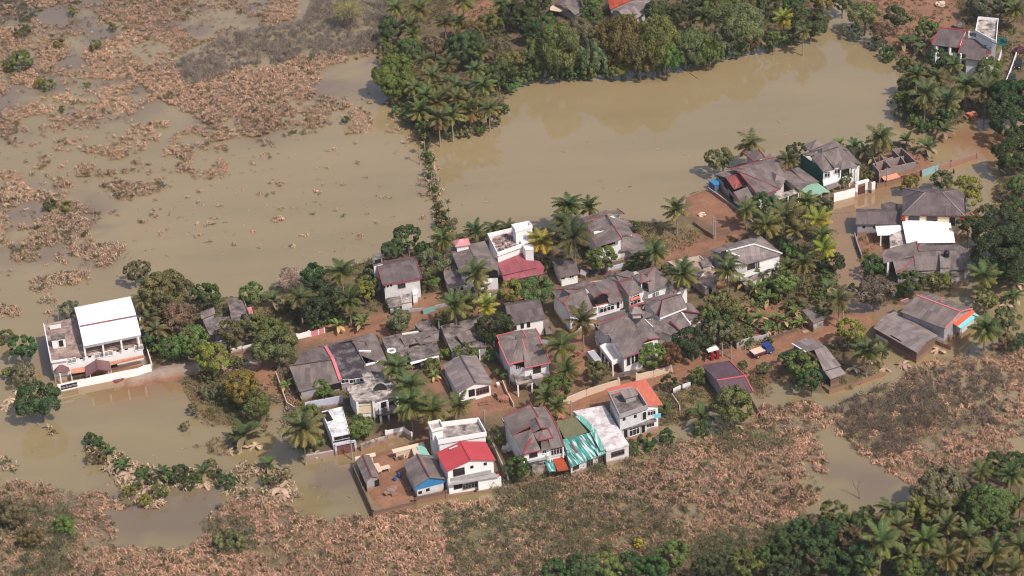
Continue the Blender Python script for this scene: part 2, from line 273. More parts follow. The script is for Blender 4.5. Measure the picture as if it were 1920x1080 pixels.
# ---------------- buildings ----------------
Z = Vector((0, 0, 1))
class Bld:
    def __init__(s, name, label, cat, c, group=None):
        p = P(c[0], c[1], 0); s.r = root(name, label, cat, (p.x, p.y, 0), group); s.sides = {}; s.tr = []
    def w(s, p): return P(p[0], p[1], p[2]) if len(p) > 2 else P(*p)
    def part(s, name, mb, mat, parent=None, label=None):
        o = mb.build(name, mat, parent or s.r)
        if label: o['label'] = label
        return o
    def gable(s, pts, h, rise, mat=None, wall=WHITE, off=.5, ov=.4, trim=None, edges='rc', name='roof', z0=-.5, th=.12, key='', gab=None, ridge=None, hip=0.0):
        A, B, C = [P(x, y, h) for x, y in pts[:3]]; D = A+C-B; mat = mat or ASB
        if hip: e = (B-A)*hip
        else: e = Vector((0, 0, 0))
        Ra = A+(D-A)*off+Z*rise+e; Rb = B+(C-B)*off+Z*rise-e; dz = Z*th
        mb = MB()
        fs = [[A, B, Rb, Ra], [C, D, Ra, Rb]]
        if hip: fs += [[D, A, Ra], [B, C, Rb]]
        for f in fs: mb.prism([p-dz for p in f], f)
        ro = s.part(name, mb, mat)
        if wall is not None:
            ab = (B-A).normalized(); ad = (D-A).normalized(); a = A+ab*ov+ad*ov; b = B-ab*ov+ad*ov; c = C-ab*ov-ad*ov; d = D+ab*ov-ad*ov
            s1 = rise/max(.1, (A-D).length*off); s2 = rise/max(.1, (A-D).length*(1-off))
            up1 = Z*(s1*ov-th-.01); up2 = Z*(s2*ov-th-.01)
            if hip: up1 = up2 = Z*(-th+.0)
            lo = lambda p: Vector((p.x, p.y, z0))
            mb = MB(); T = [a+up1, b+up1, c+up2, d+up2]
            for i in range(4):
                p, q = T[i], T[(i+1) % 4]
                if not hip and i in (1, 3):
                    k = (Rb-ab*ov if i == 1 else Ra+ab*ov)-Z*(th+.01)
                    mb.face([lo(p), lo(q), q, k, p])
                else: mb.face([lo(p), lo(q), q, p])
            s.part('wall', mb, wall)
            for i in range(4): s.sides[key+str(i)] = (lo(T[i]), lo(T[(i+1) % 4]), (a+c)/2)
        if trim is not None:
            t = Z*.06; el = []
            if 'r' in edges: el.append(('ridge_cap', Ra, Rb, .28, .12))
            if hip: el += [('hip_cap', p, q, .26, .12) for p, q in ((A, Ra), (D, Ra), (B, Rb), (C, Rb))]
            if 'c' in edges and not hip: el += [('verge_board', p, q,   .17, .2) for p, q in ((A, Ra), (D, Ra), (B, Rb), (C, Rb))]
            if 'e' in edges: el += [('fascia', p-Z*.12, q-Z*.12, .12, .22) for p, q in ((A, B), (C, D))]
            if 'a' in edges: el += [('verge_board', p, Ra, .17, .2) for p in (A, D)]
            if 'b' in edges: el += [('verge_board', p, Rb, .17, .2) for p in (B, C)]
            for nm, p, q, w_, h_ in el: mb = MB(); mb.bar(p+t, q+t, w_, h_); s.part(nm, mb, trim, ro)
        if gab is not None:                       # sheeting over the gable at the B-C end
            ab = (B-A).normalized(); o = ab*(-ov+.06); mb = MB(); k = Rb+o-Z*(th+.02); p = B+o-Z*.1; q = C+o-Z*.1
            mb.prism([p-Z*.9, q-Z*.9, q-Z*.9+ab*.04, p-Z*.9+ab*.04], [p, q, q+ab*.04, p+ab*.04]); mb.face([p+ab*.045, q+ab*.045, k+ab*.045]); s.part('gable_cladding', mb, gab)
        return (A, B, C, D, Ra, Rb)
    def hip(s, pts, h, rise, mat=None, wall=WHITE, k=.28, **a):
        return s.gable(pts, h, rise, mat, wall, hip=k, **a)
    def roofs(s, faces, mat=None, name='roof', th=.12, trim=None, te=()):
        mb = MB(); fw_ = []
        for f in faces:
            q = [P(*p) for p in f]; fw_.append(q); mb.prism([p-Z*th for p in q], q)
        ro = s.part(name, mb, mat or ASB)
        if trim is not None:
            for (i, a, b) in te:
                if a < len(fw_[i]) and b < len(fw_[i]): mb = MB(); mb.bar(fw_[i][a]+Z*.06, fw_[i][b]+Z*.06, .18, .14); s.part('verge_board', mb, trim, ro)
        return ro
    def walls(s, pts, wall=WHITE, ov=.4, z0=-.5, key='', top=.14, name='wall'):       # pts = roof outline (x, y, h)
        q = [P(*p) for p in pts]; c = sum(q, Vector())/len(q); n = len(q); r = []
        for p in q:
            d = Vector((p.x-c.x, p.y-c.y, 0)); r.append(p-d.normalized()*min(ov*1.3, d.length*.4)-Z*top)
        lo = lambda p: Vector((p.x, p.y, z0)); mb = MB()
        for i in range(n): mb.face([lo(r[i]), lo(r[(i+1) % n]), r[(i+1) % n], r[i]]); s.sides[key+str(i)] = (lo(r[i]), lo(r[(i+1) % n]), c)
        return s.part(name, mb, wall)
    def flat(s, pts, h, mat=None, wall=WHITE, ov=.1, par=0, parw=None, th=.22, z0=-.5, key='', name='flat_roof', skip=()):
        q = [P(x, y, h) for x, y in pts]; mb = MB(); mb.prism([p-Z*th for p in q], q); s.part(name, mb, mat or CONC)
        if wall is not None: s.walls([(x, y, h) for x, y in pts], wall, ov, z0, key, th+.005)
        if par:
            n = len(q)
            for i in range(n):
                if i in skip: continue
                mb = MB(); a, b = q[i], q[(i+1) % n]; d = (b-a).normalized()*.088; mb.bar(a-d+Z*(par/2+.003), b+d+Z*(par/2+.003), .18, par+.002*(i % 2)); s.part('parapet', mb, parw or WHITE)
        return q
    def boxat(s, px, py, z, sx, sy, sz, ang, mat, name='box', parent=None):
        mb = MB(); mb.box(P(px, py, z), sx, sy, sz, ang); return s.part(name, mb, mat, parent)
    def _hit(s, side, px, py):
        pre = side.rstrip('0123456789'); best = None; r = Vector(RW@np.array([px-960, py-540, F])); o = Vector((0, 0, H))
        for k, (a, b, c) in s.sides.items():              # the wall of that block which the line of sight meets and which faces it
            if k.rstrip('0123456789') != pre: continue
            d = (b-a); d.z = 0; Ln = d.length
            if Ln < .3: continue
            d.normalize(); nrm = Vector((d.y, -d.x, 0))
            if nrm.dot(c-a) > 0: nrm = -nrm
            if r.normalized().dot(nrm) > -.12: continue
            p = o+r*((a-o).dot(nrm)/r.dot(nrm)); u = (p-a).dot(d); out = max(0, -u, u-Ln)+max(0, .2-p.z)*.5
            if best is None or out < best[0]: best = (out, p, d, nrm)
        return best[1], best[2], best[3]
    def win(s, side, items, fm=None, w=1.2, h=1.2, kind='window', n=2, glass=None):
        fm = fm or WHITEC
        for (px, py) in items:
            p, d, nr = s._hit(side, px, py); p = p+nr*.03
            mb = MB(); mb.prism([p-d*w/2-Z*h/2-nr*.02, p+d*w/2-Z*h/2-nr*.02, p+d*w/2-Z*h/2+nr*.025, p-d*w/2-Z*h/2+nr*.025],
                                [p-d*w/2+Z*h/2-nr*.02, p+d*w/2+Z*h/2-nr*.02, p+d*w/2+Z*h/2+nr*.025, p-d*w/2+Z*h/2+nr*.025])
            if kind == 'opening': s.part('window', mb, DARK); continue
            fr = MB(); q = p+nr*.05; t = .1
            fr.bar(q-d*w/2-Z*h/2, q-d*w/2+Z*h/2, t); fr.bar(q+d*w/2-Z*h/2, q+d*w/2+Z*h/2, t); fr.bar(q-d*(w/2+t/2)+Z*h/2, q+d*(w/2+t/2)+Z*h/2, t*1.02)
            if kind == 'window':
                fr.bar(q-d*(w/2+t/2)-Z*h/2, q+d*(w/2+t/2)-Z*h/2, t*1.02)
                for k in range(1, n): fr.bar(q+d*(w*(k/n-.5))-Z*(h/2-.05), q+d*(w*(k/n-.5))+Z*(h/2-.05), .07)
                if h > 1: fr.bar(q-d*(w/2-.05)+Z*h*.22, q+d*(w/2-.05)+Z*h*.22, .06)
            f = s.part(kind, fr, fm); s.part('pane' if kind == 'window' else 'door_leaf', mb, glass or (GLASS if kind == 'window' else DARK), f)
    def posts(s, items, h, base=0, r=.11, mat=None, name='pillar'):            # items: pixels of the post tops at height h
        for (px, py) in items:
            p = P(px, py, h); mb = MB(); mb.box((p.x, p.y, base-.3 if base == 0 else base), r*2, r*2, h-base+(.3 if base == 0 else 0), .2); s.part(name, mb, mat or WHITEC)
    def bars(s, segs, mat, name='trim', wd=.2, ht=.15):
        for a, b in segs:
            mb = MB(); mb.bar(P(*a), P(*b), wd, ht); s.part(name, mb, mat)
def h3(pts, h): return [(x, y, h) for x, y in pts]
a1 = ZM(50,520,4.5); a2 = ZM(360,540,4.5); a3 = ZM(520,620,4.5); a4 = ZM(640,740,4.5); a5 = ZM(900,700,4.5); a6 = ZM(680,400,4.908); a7 = ZM(1000,360,5.4); a8 = ZM(700,540,4.908)
b1 = ZM(1000,480,4.5); b2 = ZM(1220,420,4.8); b3 = ZM(1200,560,4.5); b4 = ZM(1300,240,4.909); b5 = ZM(1580,220,5.4); b6 = ZM(1560,330,4.695); b7 = ZM(1560,520,5.333); b8 = ZM(1660,20,4.696)
d4 = ZM(1640,340,4.911); d7 = ZM(0,560,4.5); d8 = ZM(240,480,4.0); e1 = ZM(320,640,3.375); e2 = ZM(1360,340,4.911); e3 = ZM(1580,440,4.153); e4 = ZM(1380,600,4.909); e5 = ZM(820,360,6.0); e6 = ZM(1200,640,5.4); c3 = ZM(1000,0,4.8); d1 = ZM(640,0,4.0)
D1 = lambda f, *a: f(*a)[0]
# --- the flooded reception hall
B = Bld('hall', 'big white flooded hall with a huge white metal roof over its terrace', 'building', (175, 690))
B.flat([(81,609),(96,679),(267,645),(247,570)], 4.8, paint(srgb(196,168,156), .9, .6, False, blot=.95, blotc=(.10,.07,.065)), WHITE, par=0, th=.3)
B.bars([((82,608,4.95),(96,679,4.95)),((96,679,4.95),(126,674,4.95))], WHITE, 'parapet', .2, .4)
B.gable(a1(480,580,965,482,875,160), 7.3, 1.1, WHITES, None, trim=REDT, edges='')
B.bars([(D1(a1,448,412)+(8.45,), D1(a1,932,321)+(8.45,))], REDT, 'ridge_cap', .22, .1)
B.posts(a1(486,592,640,560,795,530,940,500), 7.1, 4.8, .16, WHITEC, 'column'); B.posts(a1(470,440,955,340,420,270), 7.1, 4.8, .16)
B.bars([((158,652,7.1),(264,630,7.1))], GREYW, 'beam', .2, .3)
B.flat(a1(205,530,325,512,322,470,198,490), 6.9, STAIN, WHITE, z0=4.8, key='t')
B.win('t0', a1(290,555), w=1.0, h=1.6, kind='door', fm=WHITEC)
B.win('1', a1(380,702,610,655,690,640,945,590), w=1.7, h=1.15, fm=WHITEC, n=2, glass=plain((.28,.26,.25),.3,'pale glass'))
B.win('1', a1(460,680,532,665,770,618,840,603), w=.6, h=.5, kind='opening')
B.roofs([h3(a1(372,775,488,752),3.1)+h3(a1(490,795,385,810),2.55), h3(a1(700,712,985,655),3.1)+h3(a1(1000,672,705,740),2.55)], TILE, 'awning')
B.win('1', a1(465,803,735,748,405,815), w=1.5, h=.7, kind='opening')
t = a1(200,705,330,682,370,795,235,812)
B.gable([t[3], t[0], t[1]], 2.7, 1.3, sheet(srgb(112,80,82),.25), None, trim=None, hip=.32, name='porch_roof'); B.posts(a1(280,812,372,795,205,720), 2.55)
t = a1(488,755,500,838,712,790)
B.gable(t, 2.5, 1.1, sheet(srgb(122,92,92),.25), None, trim=plain(srgb(130,80,80),.6,'brick red cap'), name='porch_roof', edges='rb'); B.posts(a1(535,815,690,785,495,770,700,720), 2.3)
B.bars([(D1(a1,175,385)+(6.2,), D1(a1,182,350)+(7.5,)),(D1(a1,268,360)+(5.,), D1(a1,264,305)+(6.6,))], GREYW, 'pipe', .12, .12)
B.bars([(D1(a1,195,425)+(5.3,), D1(a1,290,410)+(5.3,))], WHITE, 'parapet', .2, .8)
# --- white compound wall with name board
def wallrun(name, label, cat, tops, h, mat, th=.18, pil=None, group=None, cap=None, z0=-.4):
    q = [P(x, y, h) for x, y in tops]; r = root(name, label, cat, (q[0].x, q[0].y, 0), group); mb = MB()
    for a, b in zip(q[:-1], q[1:]):
        d = (b-a).normalized()*th*.48; a2_, b2_ = Vector((a.x, a.y, (h+z0)/2))-d, Vector((b.x, b.y, (h+z0)/2))+d; mb.bar(a2_, b2_, th, h-z0)
    mb.build('panel', mat, r)
    if pil:
        for a, b in zip(q[:-1], q[1:]):
            n_ = max(1, int((b-a).length/pil))
            for k in range(n_+1):
                p = a.lerp(b, k/n_); pb = MB(); pb.box((p.x, p.y, z0), th*1.9, th*1.9, h-z0+.12, math.atan2((b-a).y, (b-a).x)); pb.build('pillar', cap or mat, r)
    return r, q
r, q = wallrun('compound_wall', 'long white wall in the flood before the big hall, with a dark name board', 'wall', a1(262,905,425,868,935,768,985,748,1045,735), 1.7, WHITEC)
mb = MB(); a = P(*a1(262,905)[0],1.7); b = P(*a1(425,868)[0],1.7); d = (b-a).normalized(); nr = Vector((d.y,-d.x,0)); nr = -nr if nr.y > 0 else nr
pa, pb_ = a+d*.5+nr*.12-Z*1.35, b-d*.1+nr*.12-Z*1.35; mb.prism([pa, pb_, pb_+nr*.04, pa+nr*.04], [pa+Z*1.05, pb_+Z*1.05, pb_+Z*1.05+nr*.04, pa+Z*1.05+nr*.04])
sg = mb.build('name_board', plain((.035,.022,.035),.6,'dark board'), r)
cu = bpy.data.curves.new('t', 'FONT'); cu.body = 'Indu Green View'; cu.size = .68; cu.extrude = .01; cu.align_x = 'CENTER'; to = bpy.data.objects.new('t', cu); COL.objects.link(to); bpy.context.view_layer.update()
me = bpy.data.meshes.new_from_object(to.evaluated_get(bpy.context.evaluated_depsgraph_get())); bpy.data.objects.remove(to)
me.name = 'lettering'; me.materials.clear(); me.materials.append(plain((.62,.55,.58),.6,'pale lettering')); wx = (pb_-pa).length*.92; k = wx/max(.1, max(v.co.x for v in me.vertices)-min(v.co.x for v in me.vertices))
M_ = Matrix((( d.x, 0, nr.x, 0), (d.y, 0, nr.y, 0), (0, 1, 0, 0), (0, 0, 0, 1))); ct = (pa+pb_)/2+nr*.06+Z*.3; me.transform(Matrix.Translation(ct-Vector(ORG[r.name]))@M_@Matrix.Scale(k, 4, (1, 0, 0)))
to = bpy.data.objects.new('lettering', me); COL.objects.link(to); to.parent = sg
r, q = wallrun('gate', 'low grey gate panel between white pillars at the right end of the hall wall', 'gate', a1(985,745,1045,730), 1.2, GREYW, .1, 9, cap=WHITEC)
r, q = wallrun('compound_wall', 'low white side wall right of the big hall, running back from the gate', 'wall', a1(1052,720,1005,560), 1.7, WHITE)
# --- ruined concrete roofed house, left
B = Bld('house', 'stained flat roofed house half hidden by trees between the hall and the village', 'house', (430, 625))
B.flat(a2(305,108,430,88,492,262,340,300), 3.2, STAIN, GREYW, par=.35, parw=CONC); B.flat(a2(85,265,335,235,345,345,300,380,150,400), 2.9, STAIN, GREYW)
B.gable(a2(80,262,195,215,185,155), 3.7, .6, ASB, GREYW); B.flat(a2(135,470,290,430,292,465,140,500), 2.4, CONCL, WHITE); B.boxat(*D1(a2,440,262), 3.2, 1, 1, .9, .3, DARK, 'water_tank')
B.win('1', a2(160,425), kind='opening', w=2, h=1.6); B.flat(a2(462,165,500,155,525,245,490,265), 2.7, sheet(srgb(205,130,130)), GREYW)
# --- long grey gable house
B = Bld('house', 'long grey roof with a pink flashing, behind the lavender wall', 'house', (600, 740))
B.roofs([h3(a3(95,290),3.9)+h3(a3(470,236),4.4)+h3(a3(538,432,185,515),3.0), h3(a3(140,283,470,236),4.4)+h3(a3(408,128,215,178),3.1)], ASB, trim=None)
B.walls(h3(a3(95,290),3.9)+h3(a3(470,236),4.4)+h3(a3(538,432,185,515),3.0), GREYW); B.bars([(D1(a3,405,130)+(3.4,), D1(a3,470,240)+(4.6,)),(D1(a3,470,240)+(4.6,), D1(a3,532,415)+(3.3,))], plain(srgb(215,120,125),.7,'pink flashing'), 'flashing', .6, .2)
B.bars([(D1(a3,100,294)+(4.1,), D1(a3,470,238)+(4.6,))], ASBD, 'ridge_cap', .3, .1)
B.win('2', a3(490,470), kind='opening', w=2, h=1.4)
# --- dark flat roof house
B = Bld('house', 'black stained flat roof wrapped by grey sheets, right of the pink flashing', 'house', (660, 715))
B.flat(a3(415,130,625,85,690,195,742,290,735,385,535,410), 3.2, BLACKROOF, GREYW, par=.3, parw=CONC, skip=(4,))
B.roofs([h3(a3(410,118),3.4)+h3(a3(820,12,742,95,625,78),4.0), h3(a3(820,12),4.2)+h3(a3(935,275,852,290),3.1)+h3(a3(742,95),4.2), h3(a3(640,98,742,90,842,262),3.9)+h3(a3(700,205),3.4), h3(a3(745,290,850,262,905,300,900,345,735,350),3.0)], ASB)
B.walls(h3(a3(820,12,935,275,900,345,735,350),3.0), GREYW, key='x'); B.win('4', a3(570,425,640,425,690,415), w=1.5, h=.9, kind='window')
B.bars([(D1(a3,745,290)+(3.3,), D1(a3,855,262)+(3.3,)),(D1(a3,690,172)+(4.,), D1(a3,790,175)+(4.,))], WHITE, 'parapet', .3, .35)
# --- stained two storey concrete house
B = Bld('house', 'unfinished two storey house with a blotchy concrete roof and white columns', 'house', (700, 770))
B.flat(a3(575,475,738,440,712,362,790,343,825,405,940,385,985,445,1003,530,850,575,800,582,650,592), 5.4, CONCL, WHITE, ov=.5, th=.35, par=0)
B.win('9', a3(740,650), w=3.2, h=2.4, kind='window', fm=CONCL, glass=CREAM, n=1); B.win('7', a3(955,597,965,672), w=1.5, h=1.5, fm=plain((.12,.06,.05),.6,'brown frame'))
B.flat(a3(850,605,1003,560,1030,690,860,715), 2.7, CONC, None, th=.2, name='balcony'); B.posts(a3(672,600,808,585,862,610,928,588,1010,560), 5.1, 0, .2, WHITE, 'column')
B.win('7', a3(890,640), w=1.5, h=2, kind='opening'); B.win('7', a3(890,730), w=2, h=1.6, kind='opening'); mb = MB(); mb.tube([P(*D1(a3,870,500),5.4), P(*D1(a3,870,500),5.47)], 1.3, 18); B.part('roof_stain', mb, DARK)
# --- white flat block with garage
B = Bld('garage', 'narrow white flat roofed block with a dark opening, behind the round green tree', 'garage', (632, 820))
B.flat(a3(375,682,548,640,612,862,460,893), 3.3, paint((.8,.78,.77),.6,.25,False,blot=.35,blotc=(.3,.28,.28)), WHITE, par=.0, th=.3); B.boxat(*D1(a3,425,725), 3.3, 1.2, 3.2, .12, .35, DARK, 'hatch'); B.win('2', a3(512,905,580,890), w=1.5, h=.8, kind='opening'); B.win('2', a3(545,925), w=3.4, h=.3, kind='opening')
# lavender walls and gate
LAV = paint((.50,.50,.60), .7, .2)
wallrun('compound_wall', 'lavender wall with three window holes behind the white garage', 'wall', a3(235,605,400,575,545,548), 2.4, LAV, .2)
B = Bld('shutter_gate', 'brown shutter gate in a pale lavender frame in front of the white garage', 'gate', (648, 850))
B.bars([(D1(a3,487,965)+(2.5,), D1(a3,657,930)+(2.5,))], LAV, 'lintel', .4, .35); B.posts(a3(490,965,655,932), 2.4, 0, .2, LAV); q = [P(*D1(a3,492,968),2.3), P(*D1(a3,653,935),2.3)]; mb = MB(); mb.bar(q[0]-Z*1.2, q[1]-Z*1.2, .08, 2.2); B.part('shutter', mb, sheet(srgb(120,78,72),.2,.7))
wallrun('compound_wall', 'curved lavender wall at the lower left corner of the garage garden', 'wall', a3(225,1050,300,1040,500,1003), 1.1, LAV, .2)
wallrun('compound_wall', 'thin peeling wall along the flooded lane left of the long grey roof', 'wall', e1(665,190,735,385,800,425), 1.3, BEIGE, .16)
wallrun('compound_wall', 'mottled concrete wall right of the round green tree', 'wall', a3(705,955,820,915,925,885), 1.7, CONCL, .25)
wallrun('gate', 'pair of white gate panels below the palms, left of the red earth road', 'gate', a3(915,845,1065,812,1130,860), 1.9, WHITE, .18, 4)
# --- mud yard compound, lower left
wallrun('compound_wall', 'brown brick wall round the muddy yard beside the blue gabled house', 'wall', a4(100,600,270,985,625,900,620,865,885,812), 1.6, BROWNW, .2, 6)
B = Bld('shed', 'narrow grey shed with a rusty ridge in the muddy yard', 'shed', (690, 885))
B.gable(a4(122,555,200,740,318,692), 2.8, .7, ASB, GREYW, trim=sheet(srgb(120,70,70)), edges='r'); B.win('1', a4(300,745), kind='opening', w=1, h=1.4)
B.roofs([h3(a4(270,580,315,575,345,640,310,655),2.3)], BEIGE, 'lean_to')
B = Bld('house', 'small grey roofed house with a bright blue gable beside the muddy yard', 'house', (805, 900))
B.gable(a4(518,578,622,778,882,712), 3.6, 1.3, ASB, WHITE2, gab=BLUES, trim=sheet(srgb(96,60,66)), edges='r', off=.47); B.win('1', a4(730,802,665,825), kind='opening', w=.7, h=.6)
B = Bld('house', 'two storey white house with a bright red metal roof', 'house', (880, 880))
B.gable(a4(800,490,885,650,1305,553), 6.0, 1.35, REDM, WHITEC, off=.5, trim=REDM, edges='r'); RR = B
B.bars([(D1(a4,910,458)+(7.1,), D1(a4,978,430)+(7.3,))], WHITES, 'patch', .25, .05)
B.win('1', a4(992,650), w=2.1, h=1.5, n=3, fm=plain((.10,.05,.05),.6,'dark frame')); B.win('1', a4(1101,610,1214,584), w=.6, h=.6, kind='opening')
B.flat(a4(885,718,1265,640,1300,665,1330,690,900,765), 3.1, GREYW, None, th=.2, par=.0, name='balcony'); B.bars([(D1(a4,892,725)+(3.6,), D1(a4,1265,648)+(3.6,))], GREYW, 'parapet', .15, .8)
B.roofs([h3(a4(1138,702,1325,665),3.1)+h3(a4(1342,690,1150,722),2.7)], REDM, 'lean_to'); B.flat(a4(1155,735,1348,695,1345,690,1150,722), 2.5, WHITE, WHITEC, ov=0, key='y')
q = [P(*p, 2.6) for p in a4(1152,728,1345,692)]; mb = MB(); mb.bar(q[0]-Z*1.35, q[1]-Z*1.35, .15, 2.9); B.part('screen_wall', mb, WHITEC)
B.win('1', a4(985,770), w=1.7, h=1.3, kind='opening'); B.win('1', a4(1085,765), w=2.8, h=1.2, kind='window', n=5, fm=GREYW)
wallrun('compound_wall', 'low muddy plinth wall below the red roofed house at the water edge', 'wall', a4(888,845,1130,815,1350,775,1440,765), .5, CONCL, .5)
B = Bld('house', 'white flat roofed block with a stair turret behind the red metal roof', 'house', (850, 830))
B.flat(a4(755,280,1158,232,1222,350,822,420), 5.6, paint(srgb(185,170,165),.85,.5,blot=.7), WHITE, par=1.0, parw=WHITEC); B.flat(a4(735,248,832,228,860,290,765,315), 7.4, CONCL, WHITE, par=.5, parw=WHITE, key='s')
B.bars([(D1(a4,757,365)+(5.2,), D1(a4,800,475)+(1.0,)),(D1(a4,775,362)+(5.2,), D1(a4,818,470)+(1.0,))], GREYW, 'stair_stringer', .12, .2)
mb = MB()
for k in range(12): mb.bar(P(757+0,0,0)*0+P(*D1(a4,757,365),5.2).lerp(P(*D1(a4,800,475),1.0),(k+.5)/12), P(*D1(a4,775,362),5.2).lerp(P(*D1(a4,818,470),1.0),(k+.5)/12), .25, .06)
B.part('stair_tread', mb, GREYW)
# beige lean-tos along the road
B = Bld('shed', 'long beige lean to roof at the back of the muddy yard', 'shed', (765, 850)); B.roofs([h3(a4(425,462,690,398),2.6)+h3(a4(705,425,440,492),2.3)], BEIGE); B.walls(h3(a4(425,462,690,398,705,425,440,492),2.3), BEIGE, z0=0)
B.roofs([h3(a4(590,450,640,437),2.4)+h3(a4(672,520,620,530),2.4)], BEIGE, 'lean_to'); B.roofs([h3(a4(636,440,698,420),2.6)+h3(a4(748,512,668,520),2.3)], plain(srgb(140,190,178),.6,'aqua sheet'), 'lean_to')
B = Bld('shed', 'short beige lean to roof behind the narrow grey shed', 'shed', (683, 860)); B.roofs([h3(a4(115,525,285,487),2.5)+h3(a4(290,515,120,555),2.2)], BEIGE); B.walls(h3(a4(115,525,285,487,290,515,120,555),2.2), BEIGE, z0=0)
# --- large grey and red trimmed house
B = Bld('house', 'large two storey house with tangled grey roof, red ridges and railed balcony', 'house', (1000, 850))
f = [h3(a5(190,372),5.9)+h3(a5(430,262,492,368),7.6)+h3(a5(408,455),7.0)+h3(a5(275,525),5.8), h3(a5(275,525),5.9)+h3(a5(430,472),7.1)+h3(a5(515,652,365,685),5.6),
     h3(a5(458,290,545,280),7.2)+h3(a5(615,378),6.6)+h3(a5(490,372),7.4), h3(a5(540,378,612,375),7.0)+h3(a5(712,612,595,638),5.7), h3(a5(400,400),6.9)+h3(a5(470,372),8.1)+h3(a5(512,462),8.0)+h3(a5(445,500),6.9), h3(a5(470,372),8.1)+h3(a5(535,368),7.1)+h3(a5(580,462),7.0)+h3(a5(512,462),8.0),
     h3(a5(445,505),6.6)+h3(a5(528,478),7.3)+h3(a5(488,572),6.2), h3(a5(528,478),7.3)+h3(a5(575,470),6.9)+h3(a5(618,545,488,572),6.2), h3(a5(492,368,545,375,595,638,520,650),5.75)]
B.roofs(f, ASB, trim=REDT, te=((0,0,1),(0,1,2),(0,3,4),(1,2,3),(2,1,2),(3,1,2),(4,0,3),(4,1,2),(5,2,3),(6,1,2),(7,2,3),(7,1,2))); B.bars([(D1(a5,435,545)+(6.9,), D1(a5,362,682)+(5.8,))], REDT, 'hip_cap', .3, .15)
B.walls(h3(a5(190,372),5.8)+h3(a5(430,262),7.0)+h3(a5(545,280,610,375),6.4)+h3(a5(710,610,595,638,515,652,365,685),5.6), WHITE)
B.flat(a5(180,375,375,772,735,685,700,610), 3.0, CONC, None, th=.25, name='balcony'); B.bars([(D1(a5,372,762)+(3.4,), D1(a5,715,682)+(3.4,)),(D1(a5,372,748)+(3.8,), D1(a5,715,668)+(3.8,)),(D1(a5,185,375)+(3.4,), D1(a5,372,762)+(3.4,))], plain((.5,.5,.53),.5,'grey rail'), 'railing', .08, .08)
B.win('6', a5(450,685), w=1.5, h=1.1, fm=plain((.10,.05,.05),.6,'dark frame')); B.win('5', a5(545,660), w=.7, h=.8); B.win('4', a5(645,655), w=2.2, h=1.8, n=4); B.posts(a5(372,745,588,660,700,622), 5.4, 3.0, .1)
B.roofs([h3(a5(545,742,612,725),2.8)+h3(a5(640,820,585,832),2.3)], TURQ, 'awning'); B.roofs([h3(a5(612,725,700,705),2.8)+h3(a5(750,812,655,825),2.3)], RUST, 'awning'); B.walls(h3(a5(400,770,700,705,705,730,420,790),2.8), CONCL, key='g', z0=0)
B.win('g0' if False else '6', a5(450,775), w=2.2, h=1.6, kind='opening')
wallrun('compound_wall', 'tall grey wall between the red metal roof house and the tangled red ridged roof', 'wall', a4(1275,400,1330,520,1405,680), 2.0, CONCL, .2)
wallrun('retaining_wall', 'muddy retaining wall at the water edge below the tangled red ridged roof', 'wall', a5(180,945,400,920,560,895,745,845), .6, BROWNW, .3)
# --- olive / turquoise sheds
B = Bld('workshop', 'workshop roofed with an olive sheet and patchy turquoise sheets', 'workshop', (1080, 850))
B.roofs([h3(a5(640,405,805,370,908,495,715,552),3.9)], OLIVES); B.roofs([h3(a5(700,555,930,500),3.8)+h3(a5(1068,668,762,792),2.9)], TURQ, 'patched_roof')
B.roofs([h3(a5(805,362,850,345,990,485,940,495),4.1), h3(a5(900,440,945,425,1060,640,1020,655),4.0), h3(a5(965,640,1050,600,1068,668,1000,695),3.4), h3(a5(700,590,735,575,765,640,735,650),3.7)], sheet(srgb(110,175,160),.9,.4,uscale=.5,streak=(.62,.66,.66)), 'loose_sheet')
B.walls(h3(a5(640,405,805,370),3.7)+h3(a5(1060,668,762,792),2.9), WHITE2); B.win('2', a5(925,757,1022,725,808,785), w=1.3, h=1.3, fm=plain((.15,.1,.1),.6,'brown frame'), n=3); B.bars([(D1(a5,765,585)+(4.,), D1(a5,822,668)+(3.6,))], REDT, 'plank', .3, .1)
B = Bld('workshop', 'single storey block with a big dusty white flat roof, right of the turquoise sheets', 'building', (1150, 830))
B.flat(a5(785,318,1045,268,1258,600,1065,655,960,520,905,430), 3.7, paint((.74,.68,.67),.7,.35,False,blot=.45,blotc=(.36,.28,.28)), WHITE2, th=.25); B.win('2', a5(1162,672), w=2.6, h=1.1, fm=plain((.15,.1,.1),.6,'brown frame'), n=4)
# --- three storey house with orange roof
B = Bld('house', 'grey and white house with a bright orange red roof round a stained terrace', 'house', (1200, 790))
B.flat(a5(1088,190,1310,140,1412,300,1178,380), 6.0, STAIN, paint((.62,.6,.6),.8,.4), par=.9, parw=GREYW); B.roofs([h3(a5(1300,118),6.9)+h3(a5(1395,45),7.4)+h3(a5(1545,265,1412,278),6.3), h3(a5(1062,128),6.4)+h3(a5(1395,45),7.4)+h3(a5(1300,118),6.9)+h3(a5(1088,188),6.2)], sheet((.58,.16,.10), .12, .6, stain=.3, rib=.2))
B.walls(h3(a5(1300,118),6.2)+h3(a5(1395,60),6.2)+h3(a5(1505,262,1400,285),6.2), WHITE, ov=.1, key='r'); B.roofs([h3(a5(1180,150,1300,118),8.0)+h3(a5(1335,180,1220,212),7.4)], ASBL, 'shed_roof'); B.walls(h3(a5(1180,150,1300,118,1335,180,1220,212),7.4), GREYW, key='k', z0=6)
